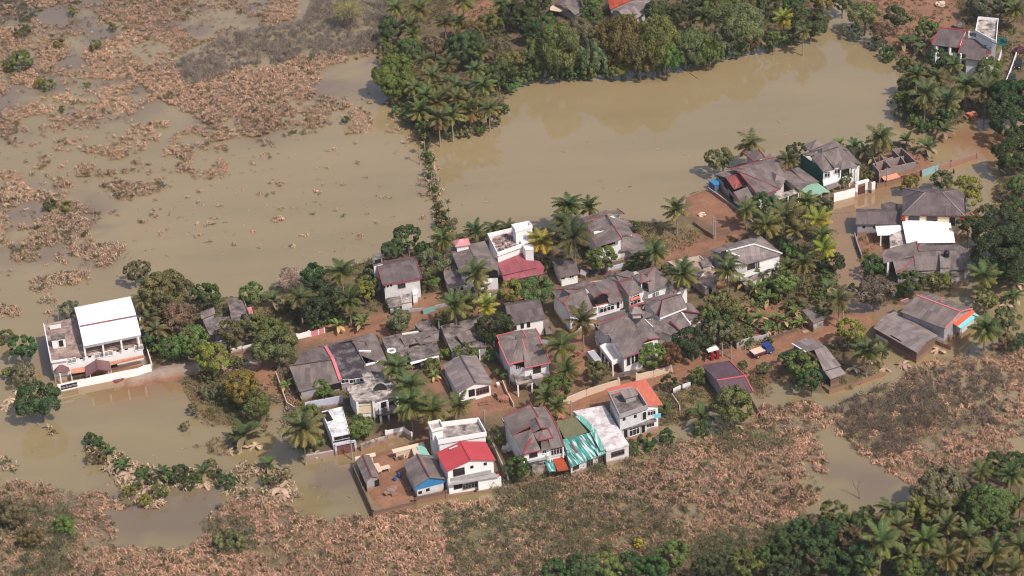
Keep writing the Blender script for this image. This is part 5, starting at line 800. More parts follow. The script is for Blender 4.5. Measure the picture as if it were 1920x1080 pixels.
def banana_mesh(seed, dead=False):
    r = np.random.default_rng(seed); Vs = []; Cs = []; n = 11 if not dead else 9
    for i in range(n):
        az = i*2.4+r.normal(0, .2); L_ = r.uniform(1.5, 2.1); e0 = math.radians(r.uniform(25, 75) if (not dead and i < 7) else r.uniform(-25, 20)); K = 6; s = np.linspace(0, 1, K); el = e0-1.2*s**1.5; dl = L_/(K-1)
        rr = np.concatenate([[0], np.cumsum(np.cos(el[:-1])*dl)]); zz = np.concatenate([[0], np.cumsum(np.sin(el[:-1])*dl)]); D = np.array([math.cos(az), math.sin(az), 0]); N = np.array([-D[1], D[0], 0])
        pts = rr[:, None]*D+zz[:, None]*np.array([0, 0, 1.]); wd = np.array([.03, .24, .30, .30, .24, .03])[:, None]; up_ = np.array([0, 0, .1])
        c = np.array([1, 1, 1.])*r.uniform(.75, 1.25) if (dead or i < 7) else np.array([4.2, 2.2, 3.6])*r.uniform(.8, 1.1)
        for sg in (-1, 1):
            a = pts[:-1]; b = pts[1:]; Vq, _ = quads(a, a+(N*sg+up_)*wd[:-1], b+(N*sg+up_)*wd[1:], b); Vs.append(Vq if sg > 0 else Vq); Cs.append(np.tile(c, (len(Vq), 1)))
    V = np.concatenate(Vs); me = npmesh('banana_leaves', V, np.arange(len(V)).reshape(-1, 4), np.concatenate(Cs)); me.materials.append(LEAF); return me
BAN = [banana_mesh(i) for i in range(4)]; BAND = [banana_mesh(20+i, True) for i in range(3)]
STEM = tubes('banana_stem', [([(0, 0, 0), (0, 0, .5), (0, 0, 1)], [.14, .11, .07])], plain((.16, .14, .08), .8, 'banana stem'))
def banana(px, py, w, dead=False, col='md', h=None):
    s = w*mpp(px, py)/2.8; h = h or (.5 if dead else 1.3)*s; p, g0 = sit(px, py, h); r = root('banana_plant', '', 'banana plant', (p.x, p.y, g0), 'dead mud coated banana plants' if dead else 'banana plants')
    child('stem', STEM, r, (0, 0, -.2), (0, 0, 0), (s, s, h+.25)); c = (.66, .47, .33) if dead else GC[col][0]
    child('leaves', random.choice(BAND if dead else BAN), r, (0, 0, h), (0, 0, random.random()*6.28), (s, s, s), c); 
    describe(r, 'dead pale' if dead else GC[col][1], 'banana plant', px, py)
for a in [(743,15,36),(787,15,48),(868,3,50),(834,42,42),(862,40,42),(772,46,38),(775,64,38),(940,6,40),(810,140,50),(839,120,44),(902,97,40),(892,130,42),(855,160,54),(907,160,52),(776,162,48),(800,178,44),(787,208,50),(819,192,44),(822,222,50),(847,216,54),(882,208,50),(917,203,50),(795,114,40),(858,185,44),(835,175,40),(893,180,40),(815,160,40),
          (1904,18,52),(1736,176,62),(1755,143,48),(1779,187,56),(1811,158,64),(1849,163,62),(1790,120,42),(1719,140,42),(1860,90,34),(1649,257,60),(1269,393,60),(1092,600,66),(1053,648,72),(1064,694,56),(1228,470,58),(1282,514,60),(1364,505,66),
          (742,688,66),(769,720,70),(771,758,78),(811,769,66),(860,760,60),(892,514,62),(853,573,62),(874,568,52),(831,447,52),(1026,744,52),(1044,762,44),(1400,391,46),(1437,420,62),(1474,406,72),(1511,380,52),(1541,442,54),(1507,494,50),(1480,500,40),(1573,560,58),(1405,270,60),(1479,299,42),(1845,515,62),(1847,617,64),(1455,385,40),(1490,430,48),
          (1840,882,52),(1897,892,56),(1670,957,62),(1652,1010,80),(1735,1012,62),(1777,985,56),(1777,1042,64),(1815,1008,64),(1865,1038,68),(1916,1024,68),(1913,940,56),(1686,985,60),(1900,1066,56),(1698,1045,54),(1625,1062,54),(1760,955,48),(1935,985,60)]: palm(*a)
for a in [(1065,385,60),(1058,416,56),(1077,442,78),(1105,388,46),(892,433,48),(927,428,42),(953,428,36),(640,508,62),(562,556,58),(655,563,54),(1626,657,62),(1320,30,46)]: palm(*a, hue='d')
for a in [(1015,453,58),(912,574,46),(1535,410,54),(1546,466,54),(1470,36,42)]: palm(*a, hue='y')
for a in [(567,802,82),(270,562,44),(292,618,46),(277,600,46),(1515,982,40),(1506,60,34)]: palm(*a, hue='b')
for x, y, w in [(1387,12,20),(1187,30,22),(1707,37,20),(840,378,16),(812,300,18),(808,318,16),(1900,60,24),(795,255,18),(840,395,14),(752,445,22),(766,455,22),(1000,72,22),(785,268,14)]: palm(x, y, w, h=5.5 if y < 400 else 4.5, areca=True)
T = tree
for a in [(38,652,56,'dk'),(76,750,76,'dk'),(300,550,84,'ol'),(345,548,50,'ol'),(390,556,56,'dk'),(365,638,64,'br'),(288,632,50,'dk'),(322,652,50,'md'),(397,674,72,'yg'),(430,622,54,'ol'),(480,612,54,'ol'),(520,650,76,'ol'),(505,622,60,'md'),(455,726,72,'yg'),(482,758,56,'md'),(475,549,46,'md'),(590,515,48,'bl'),(595,556,62,'bl'),(596,584,62,'bl'),(632,582,44,'dk'),(625,560,34,'yg'),(690,536,46,'br'),(697,512,40,'dk'),(252,512,50,'ol'),
          (761,444,54,'dk'),(741,467,44,'dk'),(794,468,34,'dk'),(810,497,62,'du'),(806,528,32,'br'),(684,545,42,'yg'),(1010,546,64,'md'),(961,550,60,'yg'),(1135,486,56,'md'),(1204,490,42,'md'),(924,616,66,'bl'),(875,658,42,'md'),(1042,728,60,'md'),(924,818,34,'dk'),(969,882,52,'dk'),(1113,697,48,'md'),(1222,666,56,'md'),(1256,664,52,'rd'),(1299,644,64,'bl'),(1252,717,32,'bl'),(1371,762,84,'ol'),
          (1350,572,62,'ol'),(1358,604,60,'dk'),(1330,600,44,'md'),(1380,625,36,'ol'),(1341,625,56,'du'),(1476,530,50,'br'),(1562,497,48,'bl'),(1545,585,34,'md'),(1591,622,60,'yg'),(1498,688,62,'md'),(1522,716,52,'dk'),(1478,672,34,'dk'),(1355,301,54,'ol'),(1495,280,34,'dk'),(1432,383,54,'dk'),(1587,335,30,'br'),(1544,391,44,'dk'),(1708,343,40,'yg'),(1765,341,46,'du'),(1811,358,62,'yg'),(1632,496,44,'dk'),(1705,531,54,'dk'),(1762,526,40,'yg'),
          (1876,434,96,'bl'),(1884,478,104,'bl'),(1905,445,80,'bl'),(1815,424,44,'dk'),(1902,508,62,'dk'),(1847,561,46,'ol'),(1895,240,70,'bl'),(1905,290,70,'bl'),(1915,350,50,'md'),(1905,395,60,'dk'),(1909,642,40,'dk'),(1852,400,44,'ol'),(1678,32,50,'dk'),(1735,56,46,'md'),(1757,112,50,'dk'),(1855,130,54,'md'),(1848,12,60,'du'),(1876,14,44,'dk'),(1580,6,44,'dk'),(1905,185,84,'bl'),(1880,205,66,'dk'),(1775,215,40,'dk'),(1720,195,50,'dk'),
          (1520,46,62,'dk'),(1542,8,44,'yg'),(1450,72,36,'md'),(1230,22,48,'dk'),(1270,32,54,'dk'),(1242,38,24,'br'),(1345,8,54,'br'),(1297,6,44,'dk'),(1397,5,54,'br'),(1440,5,44,'dk'),(1490,10,44,'dk'),(960,28,56,'bl'),(1005,60,50,'bl'),(917,48,52,'br'),(885,62,50,'ol'),(875,92,70,'dk'),(762,97,56,'dk'),(742,140,76,'md'),(738,168,52,'md'),(730,56,50,'dk'),(935,138,58,'dk'),(960,116,46,'ol'),(1102,32,44,'dk'),(1110,5,44,'br'),(1115,60,44,'ol'),(1010,8,48,'dk'),(985,35,44,'dk'),(1030,40,34,'dk'),
          (1090,1068,70,'dk'),(1135,1062,64,'ol'),(1178,1062,56,'dk'),(1268,1040,66,'md'),(1225,1068,60,'dk'),(1320,1070,60,'bl'),(1395,1062,64,'md'),(1440,1046,60,'dk'),(1482,1030,76,'bl'),(1530,1045,84,'bl'),(1575,1062,64,'bl'),(1592,1012,56,'ol'),(1615,1050,76,'bl'),(1560,962,60,'ol'),(1622,966,40,'md'),(1590,990,56,'dk'),(1500,995,56,'dk'),(1545,1000,56,'bl'),(1722,962,66,'ol'),(1755,1000,50,'dk'),(1762,912,90,'gy'),(1850,950,96,'md'),(1868,875,54,'dk'),(1905,872,60,'dk'),(1702,1066,56,'md'),(1808,1072,50,'md'),(1745,1066,50,'dk'),(1840,1065,50,'dk'),(1800,940,60,'dk'),(1695,1030,50,'bl'),(1360,1055,50,'dk'),(1040,1078,60,'dk'),(1470,1072,60,'bl'),(1880,985,50,'dk')]: T(*a, st='d')
for a in [(45,703,52,'bu'),(131,583,44,'du'),(335,592,66,'gy'),(749,602,52,'du'),(590,605,30,'md'),(1640,548,70,'bu'),(1892,600,56,'du'),(1890,640,40,'bu'),(815,88,46,'gy'),(928,88,40,'du'),(1077,58,60,'du'),(1622,30,60,'du'),(1658,60,44,'gy'),(1390,48,92,'du'),(1360,76,62,'du'),(1312,76,52,'du'),(1790,905,60,'gy')]: T(*a, st='l')
for a in [(545,522,50,'pk'),(330,590,50,'gy'),(655,20,60,'gy')]: T(*a, st='b')
for a in [(1170,84,86,'ol'),(1232,84,84,'ol'),(1135,96,62,'ol'),(1290,92,62,'du'),(1042,95,80,'ol'),(1110,110,56,'du'),(1200,112,60,'ol'),(1250,112,50,'md'),(1075,112,50,'ol'),(1330,98,44,'md'),(1000,110,50,'ol')]: T(*a, st='l', hs=1.25, kind='bamboo')
for a in [(x, y, w, c) for (x, y, w), c in zip([(975,147,34),(995,143,40),(1022,140,36),(1048,138,42),(1078,136,38),(1105,136,42),(1135,132,38),(1165,130,44),(1195,127,40),(1225,124,40),(1252,120,42),(1280,115,40),(1305,110,38),(1330,106,40),(1352,100,36),(1380,92,40),(1410,86,42),(1440,82,36),(1465,74,34),(1500,66,40),(1528,50,36),(1545,36,34),(955,160,36),(770,225,34),(755,205,36),(800,238,26),(822,250,26),(848,252,26),(875,248,28),(900,240,28),(925,228,28),(785,225,26),(940,205,28),(745,185,34),(790,240,30),(720,110,34),(722,85,36),(1600,60,36),(1640,82,30),(1668,100,34),(1700,120,34),(1725,138,36),(1700,160,40),(1690,185,36),(1695,210,36),(1715,228,36),(1740,238,34),(1765,225,36)], ['ol','md','du','md','dk','ol','md']*8)]+[(797,262,18,'dk'),(798,275,18,'md'),(800,290,18,'md'),(804,302,16,'dk'),(808,330,16,'md'),(812,358,18,'dk'),(820,388,18,'md'),(828,402,20,'dk'),(225,868,24,'md'),(265,885,26,'md'),(285,900,26,'dk'),(315,895,28,'md'),(370,900,26,'md'),(405,890,26,'dk'),(500,900,24,'md'),(290,648,34,'br'),(335,660,34,'br'),(310,635,30,'md'),(806,315,16,'md'),(808,345,12,'ol'),(815,372,14,'du'),(835,420,40,'du'),(180,855,34,'ol'),(255,915,26,'ol'),(355,905,30,'dk'),(395,870,26,'ol'),(520,905,28,'du'),(190,838,24,'dk'),(350,800,20,'ol'),(388,705,30,'md'),(440,650,24,'ol'),(1360,640,30,'ol'),(1405,640,24,'md'),(1300,590,30,'md'),(1330,650,26,'yg'),(1480,575,28,'md'),(1510,580,26,'ol'),(1535,560,28,'md'),(1450,500,30,'md'),(1490,470,32,'md'),(1420,480,28,'dk'),(1525,500,30,'yg'),(1550,520,30,'md'),(1600,540,20,'dk'),(1440,640,20,'ol'),(1215,560,20,'md'),(1250,505,26,'md'),(1180,500,24,'md'),(700,640,26,'md'),(560,590,26,'ol'),(545,570,26,'md'),(665,600,30,'md'),(445,680,32,'du'),(400,729,44,'du'),(838,662,32,'br'),(826,598,32,'yg'),(938,701,28,'md'),(918,668,28,'md'),(810,688,36,'md'),(1022,718,28,'ye'),(936,828,16,'ye'),(1242,768,30,'md'),(1309,707,40,'md'),(1190,427,26,'dk'),(1424,547,32,'md'),(1447,532,32,'md'),(1472,462,34,'dk'),(1431,692,30,'du'),(1393,688,26,'md'),(1622,326,30,'ol'),(602,730,40,'md'),(570,775,44,'br'),(583,832,44,'md'),(172,826,34,'dk'),(298,921,34,'br'),(240,925,30,'yg'),
          (338,888,40,'dk'),(425,905,36,'dk'),(270,940,30,'yg'),(1195,1020,24,'ye'),(1443,610,26,'md'),(1490,610,24,'br'),(1400,600,26,'md'),(1650,505,24,'dk'),(1690,545,30,'md'),(40,58,30,'ol'),(38,115,44,'md'),(22,120,30,'br'),(112,82,22,'yg'),(180,85,26,'ol'),(210,52,20,'du'),(135,22,22,'yg'),(92,160,26,'md'),(75,155,24,'yg'),(162,160,14,'yg'),(115,205,16,'yg'),(95,385,28,'dk'),(125,388,26,'ol'),(648,225,18,'dk'),(120,745+240,40,'br'),(60,1010,50,'ol'),(25,960,60,'du'),(430,1010,50,'du'),(1400,620,24,'md'),(1430,570,24,'md'),(1500,560,30,'ol'),(1520,540,34,'br'),(1455,560,30,'md'),(1380,640,28,'ol'),(740,610,30,'md'),(10,632,34,'md'),(20,700,30,'ol'),(365,768,28,'du'),(420,752,28,'ol'),(610,600,24,'md'),(690,640,24,'ol'),(1560,700-20,20,'md'),(450,600,28,'md'),(1215,830,40,'dk'),(1180,840,36,'dk'),(1315,805,40,'dk'),(1250,820,36,'dk'),(700,775,20,'md'),(678,800,52,'br'),(1155,520,20,'md'),(1020,500,20,'md'),(900,545,30,'md'),(995,520,24,'md')]: T(*a, st='d', kind='bush')
for a in [(459,815,56,'dk'),(505,872,36,'dk'),(382,886,34,'dk'),(204,850,30,'dk'),(233,872,32,'dk'),(271,893,32,'dk'),(303,888,34,'dk'),(513,563,40,'dk'),(635,611,30,'br'),(682,604,36,'md'),(538,722,28,'md'),(567,733,30,'dk'),(815,705,24,'md'),(1422,597,30,'md'),(1471,602,30,'md'),(1504,604,34,'br'),(1440,560,32,'md'),(1418,540,32,'md'),(1395,530,32,'md'),(1460,545,30,'md'),(1430,515,34,'dk'),(1455,595,24,'md'),(1410,575,26,'md'),(1490,585,26,'md'),(1530,590,28,'ol'),(1551,540,36,'dk'),(1385,590,26,'md'),(1438,620,22,'md'),(1460,620,24,'md'),(1315,783,52,'dk'),(1901,556,34,'dk'),(1692,80,36,'dk'),(1716,80,34,'dk'),(1739,276,40,'dk'),(1700,265,32,'dk'),(1640,295,30,'md'),(1600,275,34,'dk'),(1620,285,30,'md'),(1770,245,36,'dk'),(1655,660,36,'dk'),(1725,92,30,'dk'),(446,822,36,'dk'),(472,808,36,'dk'),(720,745,22,'dk'),(1575,270,26,'md'),(1890,560,24,'dk'),(1640,672,26,'dk')]: banana(*a[:3], col=a[3])
for a in [(18,747,26),(10,762,24),(33,731,20),(1760,656,30),(1693,682,34),(1905,532,28),(1888,571,28),(1854,495,34),(1868,512,30),(526,915,46),(515,900,28),(382,905,36),(215,868,34),(240,888,36),(200,858,26),(452,838,26),(480,835,30),(1385,797,24),(1200,845,22),(255,900,34),(275,915,30),(1627,672,30),(1600,690,24),(1660,690,26),(1270,395,18),(430,845,24),(300,915,28),(530,925,34),(590,850,24)]: banana(*a, dead=True)
finish_labels()
# ---------------- ground cover and the drowned, mud coated growth ----------------
def scatter(polys, dens, disp=8, patch=0, psc=.12, thr=.5, seed=1, avoid=()):
    r = np.random.default_rng(seed); out = []
    for poly in polys:
        c = [P(x, y, 0) for x, y in poly]; x0, x1 = min(p.x for p in c)-3, max(p.x for p in c)+3; y0, y1 = min(p.y for p in c)-3, max(p.y for p in c)+3
        n = int((x1-x0)*(y1-y0)*dens); x = r.uniform(x0, x1, n); y = r.uniform(y0, y1, n); px, py = proj(x, y)
        qx = px+(fbm(x*.16, y*.16)-.5)*disp*2; qy = py+(fbm(x*.16+40, y*.16+9)-.5)*disp*1.4; m = inpoly(qx, qy, poly)
        for a_ in avoid: m &= ~inpoly(qx, qy, a_)
        if patch: m &= (fbm(x*psc+seed, y*psc*1.0, 4)+(vn(x*.9, y*.9)-.5)*.16 > thr)
        m &= (px > -60) & (px < 1980) & (py > -60) & (py < 1140); out.append(np.stack([x[m], y[m]], 1))
    return np.concatenate(out)
def zg(p):
    i = np.clip(np.searchsorted(xs, p[:, 0]), 0, len(xs)-1); j = np.clip(np.searchsorted(ys, p[:, 1]), 0, len(ys)-1); return np.maximum(0, Zg[j, i])
def stuff(name, label, cat, V, C, mat):
    me = npmesh(name, V, np.arange(len(V)).reshape(-1, 4), C); me.materials.append(mat); o = bpy.data.objects.new(name, me); COL.objects.link(o); o['kind'] = 'stuff'; o['label'] = label; o['category'] = cat; o.color = (1, 1, 1, 1); return o
def fronds(p, k, base, seed, ln=(.55, 1.15), wd=(.10, .2), hgt=.5, lift=.6):
    r = np.random.default_rng(seed); n = len(p); b = np.repeat(p, k, 0); m = n*k; z0 = np.repeat(zg(p)+hgt*r.uniform(.2, 1.6, n)*np.clip(fbm(p[:, 0]*.1, p[:, 1]*.1)*1.6-.2, .3, 1.6), k)
    az = r.uniform(0, 6.2832, m); D = np.stack([np.cos(az), np.sin(az), 0*az], 1); N = np.stack([-D[:, 1], D[:, 0], 0*az], 1); L_ = r.uniform(*ln, (m, 1)); w_ = r.uniform(*wd, (m, 1)); up_ = np.array([0, 0, 1.])
    lf = r.uniform(.1, 1, (m, 1))*lift; o = np.concatenate([b+r.normal(0, .22, (m, 2)), z0[:, None]], 1); a = o; bb = o+D*L_*.45+up_*L_*lf; c = o+D*L_*r.uniform(.8, 1.05, (m, 1))+up_*L_*(lf*.55-.15)
    N = unit(N+up_*r.normal(0, .3, (m, 1))); V1, _ = quads(a-N*w_*.4, a+N*w_*.4, bb+N*w_, bb-N*w_); V2, _ = quads(bb-N*w_, bb+N*w_, c+N*w_*.3, c-N*w_*.3)
    big = fbm(p[:, 0]*.045+8, p[:, 1]*.045)[:, None]; tint = np.repeat(r.uniform(.75, 1.12, (n, 1))*(.62+.72*big), k, 0)*r.uniform(.42, 1.2, (m, 1)); mos = np.repeat((r.random((n, 1)) < .12+.35*np.clip(1-2.2*big, 0, 1))*1.0, k, 0); bc = np.array(base)[None]*(1-mos)+np.array([.17, .15, .07])*mos; C_ = np.repeat(bc*tint*(1+np.array([.06, 0, -.06])*r.normal(0, 1, (m, 1))), 4, 0); return np.concatenate([V1, V2]), np.concatenate([C_, C_])
def twigs(p, k, base, seed, R=1.3, H_=1.4, leaf=.2, br=.25):
    r = np.random.default_rng(seed); n = len(p); m = n*k; b = np.repeat(np.concatenate([p, zg(p)[:, None]], 1), k, 0); d = r.normal(size=(m, 3)); d[:, 2] = np.abs(d[:, 2]); d = unit(d)*r.uniform(.3, 1, (m, 1))**.5
    hs_ = np.repeat(r.uniform(.5, 1.25, (n, 1)), k, 0)*np.repeat(np.clip(fbm(p[:, 0]*.12+5, p[:, 1]*.12)*1.8-.1, .45, 1.5)[:, None], k, 0); c = b+d*np.array([R, R, H_])*hs_; nm = unit(d+r.normal(0, .7, (m, 3))); t1 = unit(np.cross(nm, r.normal(size=(m, 3)))); t2 = np.cross(nm, t1); s = leaf*r.uniform(.5, 1.3, (m, 1))
    V1, _ = quads(c-t1*s, c-t2*s*.45, c+t1*s, c+t2*s*.45); tint = np.repeat(r.uniform(.7, 1.25, (n, 1)), k, 0)*r.uniform(.65, 1.3, (m, 1)); g_ = np.repeat(fbm(p[:, 0]*.07, p[:, 1]*.07+3)[:, None], k, 0)
    C1 = np.repeat(np.array(base)[None]*tint*(1+np.array([.25, -.02, .1])*(g_-.5)*3), 4, 0)
    q = max(1, int(k*br)); mm = n*q; b2 = np.repeat(np.concatenate([p, zg(p)[:, None]], 1), q, 0); a = unit(r.normal(size=(mm, 3))*np.array([1, 1, .4])+np.array([0, 0, 1.1])); e = b2+a*np.array([R, R, H_])*r.uniform(.6, 1.25, (mm, 1)); sd2 = unit(np.cross(a, r.normal(size=(mm, 3))))*.03
    V2, _ = quads(b2-sd2, b2+sd2, e+sd2*.4, e-sd2*.4); C2 = np.tile([.34, .27, .24], (4*mm, 1)); return np.concatenate([V1, V2]), np.concatenate([C1, C2])
MUD = (.68, .43, .28)
SH2 = [[(1540,768),(1640,735),(1700,725),(1760,740),(1770,800),(1700,850),(1650,860),(1590,820)],[(1700,700),(1850,680),(1900,720),(1880,800),(1760,800),(1720,740)]]
SH3 = [[(830,965),(950,935),(1080,915),(1180,930),(1300,985),(1260,1040),(1150,1040),(980,1100),(850,1090)],[(-60,935),(60,925),(130,950),(150,1000),(130,1090),(-60,1100)],[(380,985),(460,975),(480,1030),(400,1050)],[(1080,865),(1230,835),(1300,825),(1230,870),(1100,900)],[(1290,1000),(1440,985),(1500,970),(1480,1010),(1300,1060)],[(900,905),(1000,890),(1080,880),(1060,930),(960,960)],[(1320,800),(1440,790),(1500,830),(1400,860),(1330,840)]]
def thin(p, polys, k):                              # fewer mud coated leaves where scrub overgrows them
    px, py = proj(p[:, 0], p[:, 1]); px = px+(fbm(p[:, 0]*.12, p[:, 1]*.12)-.5)*60; py = py+(fbm(p[:, 0]*.12+9, p[:, 1]*.12)-.5)*40; m = np.zeros(len(p), bool)
    for q in polys: m |= inpoly(px, py, q)
    return p[~(m & (np.random.default_rng(2).random(len(p)) < k))]
TL = [[(-60,-40),(560,-40),(560,20),(540,48),(420,62),(330,112),(340,160),(235,225),(90,250),(-60,258)]]
BIG = [[(335,182),(385,145),(430,130),(560,112),(700,88),(722,98),(640,118),(600,135),(590,175),(560,215),(500,258),(430,250),(370,225)],[(255,150),(340,150),(370,180),(360,215),(300,190)]]
MIDL = [[(-60,358),(60,352),(120,372),(172,395),(196,408),(165,430),(180,455),(238,458),(205,508),(150,500),(120,460),(40,470),(-60,440)],[(190,345),(300,340),(312,355),(260,368),(215,375)],[(60,525),(165,508),(170,525),(90,545),(55,545)],[(-60,570),(30,572),(48,590),(20,602),(-60,600)],[(70,560),(110,558),(115,590),(90,595)],[(20,470),(70,470),(78,490),(30,488)],[(100,475),(145,475),(140,497),(105,495)]]
SCAT = [[(-60,255),(420,262),(430,330),(340,350),(190,345),(150,380),(-60,350)],[(600,180),(700,190),(695,250),(600,262),(540,255),(560,215)],[(240,225),(560,255),(540,275),(240,262)]]
LOW = [[(-60,925),(30,905),(90,915),(195,925),(240,955),(300,985),(330,1005),(370,1000),(400,960),(440,935),(500,925),(540,950),(600,985),(640,955),(700,962),(840,948),(950,928),(1070,890),(1180,858),(1300,830),(1400,808),(1440,790),(1530,815),(1556,860),(1540,900),(1525,945),(1490,975),(1430,1010),(1300,1040),(1080,1060),(980,1140),(-60,1140)]]
LOWH = [[(190,960),(300,955),(420,985),(380,1010),(330,1040),(215,1020),(225,985)],[(540,925),(690,930),(690,970),(560,975)]]
RGT = [[(1425,775),(1500,745),(1560,770),(1600,745),(1680,720),(1720,690),(1800,660),(1860,650),(1980,600),(1980,870),(1850,862),(1780,905),(1705,905),(1655,880),(1610,850),(1560,800),(1520,812),(1440,800)],[(1400,770),(1440,760),(1470,790),(1440,810)]]
ISL = [[(170,848),(215,850),(300,885),(380,885),(400,905),(330,915),(290,945),(240,930),(215,890)],[(-60,850),(20,862),(28,885),(-60,905)],[(70,905),(100,915),(90,925),(60,925)],[(75,795),(120,820),(125,835),(80,825)],[(410,870),(540,880),(560,945),(500,950),(420,930)],[(795,320),(815,330),(825,375),(810,380)],[(786,240),(802,238),(812,300),(822,345),(832,380),(845,440),(818,445),(812,380),(798,345),(796,290)],[(150,835),(215,845),(300,885),(385,880),(420,880),(440,905),(330,925),(290,955),(240,935),(205,890)]]
DRY = [[(345,715),(385,720),(420,790),(470,795),(400,800),(370,790)],[(395,825),(440,810),(470,840),(420,860),(360,840)],[(1210,425),(1290,435),(1320,445),(1290,470),(1230,480),(1195,450)],[(480,575),(560,580),(630,615),(560,610),(470,600)],[(1390,690),(1440,705),(1450,740),(1420,750)],[(1240,740),(1290,750),(1280,800),(1240,790)],[(820,540),(850,540),(850,580),(830,590)]]
pts = np.concatenate([scatter(TL, 1.6, 10, 1, .16, .475, 3), scatter(SCAT, 1.5, 10, 1, .26, .575, 5), scatter([[(-60,255),(700,190),(830,300),(830,420),(640,480),(330,470),(205,520),(-60,520)]], .9, 3, 1, .42, .73, 41)]); V, C_ = fronds(pts, 13, (.64, .39, .275), 11, (.35, .8), (.05, .11)); stuff('drowned_reeds', 'scattered pinkish mud coated clumps across the upper left flood water', 'dead plants', V, C_, DRYM)
pts = scatter(BIG, 1.5, 8, 1, .14, .36, 4); V, C_ = fronds(pts, 15, (.60, .375, .265), 12, (.42, .95), (.06, .13)); stuff('drowned_taro', 'dense pinkish mud coated leaf bed in the upper left flood water', 'dead plants', V, C_, DRYM)
pts = scatter(MIDL, 1.4, 8, 1, .15, .36, 7); V, C_ = fronds(pts, 14, (.60, .40, .285), 13, (.45, 1.0), (.07, .14)); stuff('drowned_taro', 'pale mud coated leaf beds along the left edge above the hall', 'dead plants', V, C_, DRYM)
pts = thin(scatter(LOW, 1.1, 9, 1, .13, .30, 8, LOWH), SH3, .58); V, C_ = fronds(pts, 18, MUD, 14, (.42, 1.0), (.055, .125)); stuff('drowned_taro', 'broad mud coated leaf marsh filling the bottom of the view', 'dead plants', V, C_, DRYM)
pts = thin(scatter(RGT, 1.0, 9, 1, .13, .37, 9), SH2, .72); V, C_ = fronds(pts, 16, (.68, .43, .275), 15, (.42, 1.0), (.055, .125)); stuff('drowned_taro', 'mud coated leaf marsh on the right below the flooded barn', 'dead plants', V, C_, DRYM)
pts = np.concatenate([scatter(ISL, 1.1, 6, 1, .2, .40, 10)]); V, C_ = fronds(pts, 10, (.60, .42, .30), 16, (.5, 1.2), (.1, .18)); stuff('drowned_leaves', 'mud coated leaf litter on the islets around the left pond', 'dead plants', V, C_, DRYM)
pts = scatter(DRY, 2.0, 6, 0, seed=12); V, C_ = fronds(pts, 8, (.42, .29, .16), 17, (.35, .7), (.03, .07), .2, .9); stuff('dry_grass', 'dry orange tan grass on the banks and vacant plots', 'grass', V, C_, DRYM)
pts = np.concatenate([scatter(LOW, .5, 9, 1, .13, .30, 31, LOWH), scatter(RGT, .8, 9, 1, .13, .37, 32)]); V, C_ = twigs(pts, 24, (.23, .165, .105), 33, 1.2, 1.0, .16, .2); stuff('dead_stalks', 'dark brown dead stalks matted between the mud coated marsh leaves', 'dead plants', V, C_, DRYM)
pts = scatter(TL+BIG+MIDL, .3, 9, 1, .16, .44, 34); V, C_ = twigs(pts, 18, (.25, .165, .115), 35, 1.0, .7, .14, .15); stuff('dead_stalks', 'brown dead stalks matted between the upper left mud coated clumps', 'dead plants', V, C_, DRYM)
pts = np.concatenate([scatter([[(-60,240),(820,150),(830,420),(560,520),(260,560),(-60,560)],[(-60,780),(640,860),(680,950),(200,1000),(-60,930)]], .05, 2, 1, .09, .43, 36), scatter([[(830,260),(1700,160),(1700,240),(1200,410),(850,430)]], .006, 2, seed=37)]); V, C_ = fronds(pts, 5, (.50, .37, .27), 38, (.25, .6), (.05, .12), .1, .3); stuff('floating_debris', 'small specks of leaf debris floating across the open flood water', 'debris', V, C_, DRYM)
SHB = [[(330,122),(420,66),(560,44),(600,-30),(722,-30),(722,70),(705,98),(600,112),(480,122),(400,152),(345,160)]]
pts = scatter(SHB, .9, 6, seed=13); V, C_ = twigs(pts, 30, (.165, .135, .11), 18, 1.3, 1.7, .17, .45); stuff('bare_scrub', 'grey brown leafless scrub standing in water at the upper left', 'scrub', V, C_, DRYM)
pts = np.concatenate([scatter(SH2[:1], .9, 8, seed=14), scatter(SH2[1:], .6, 8, 1, .15, .42, 15)]); V, C_ = twigs(pts, 38, (.155, .125, .07), 19, 1.3, 2.0, .18, .3); stuff('marsh_scrub', 'brown olive scrub in the middle of the right marsh', 'scrub', V, C_, DRYM)
pts = scatter(SH3, .85, 14, 1, .12, .30, 16); V, C_ = twigs(pts, 34, (.145, .135, .062), 20, 1.35, 1.9, .2, .12); stuff('marsh_scrub', 'olive green scrub patches over the bottom marsh', 'scrub', V, C_, DRYM)
pts = scatter([[(-60,-30),(92,-30),(85,18),(55,42),(-60,48)]], 1.0, 5, seed=21); V, C_ = twigs(pts, 30, (.085, .11, .065), 22, 1.1, 1.3, .18, .1); stuff('reeds', 'dark green reeds in the top left corner', 'reeds', V, C_, DRYM)
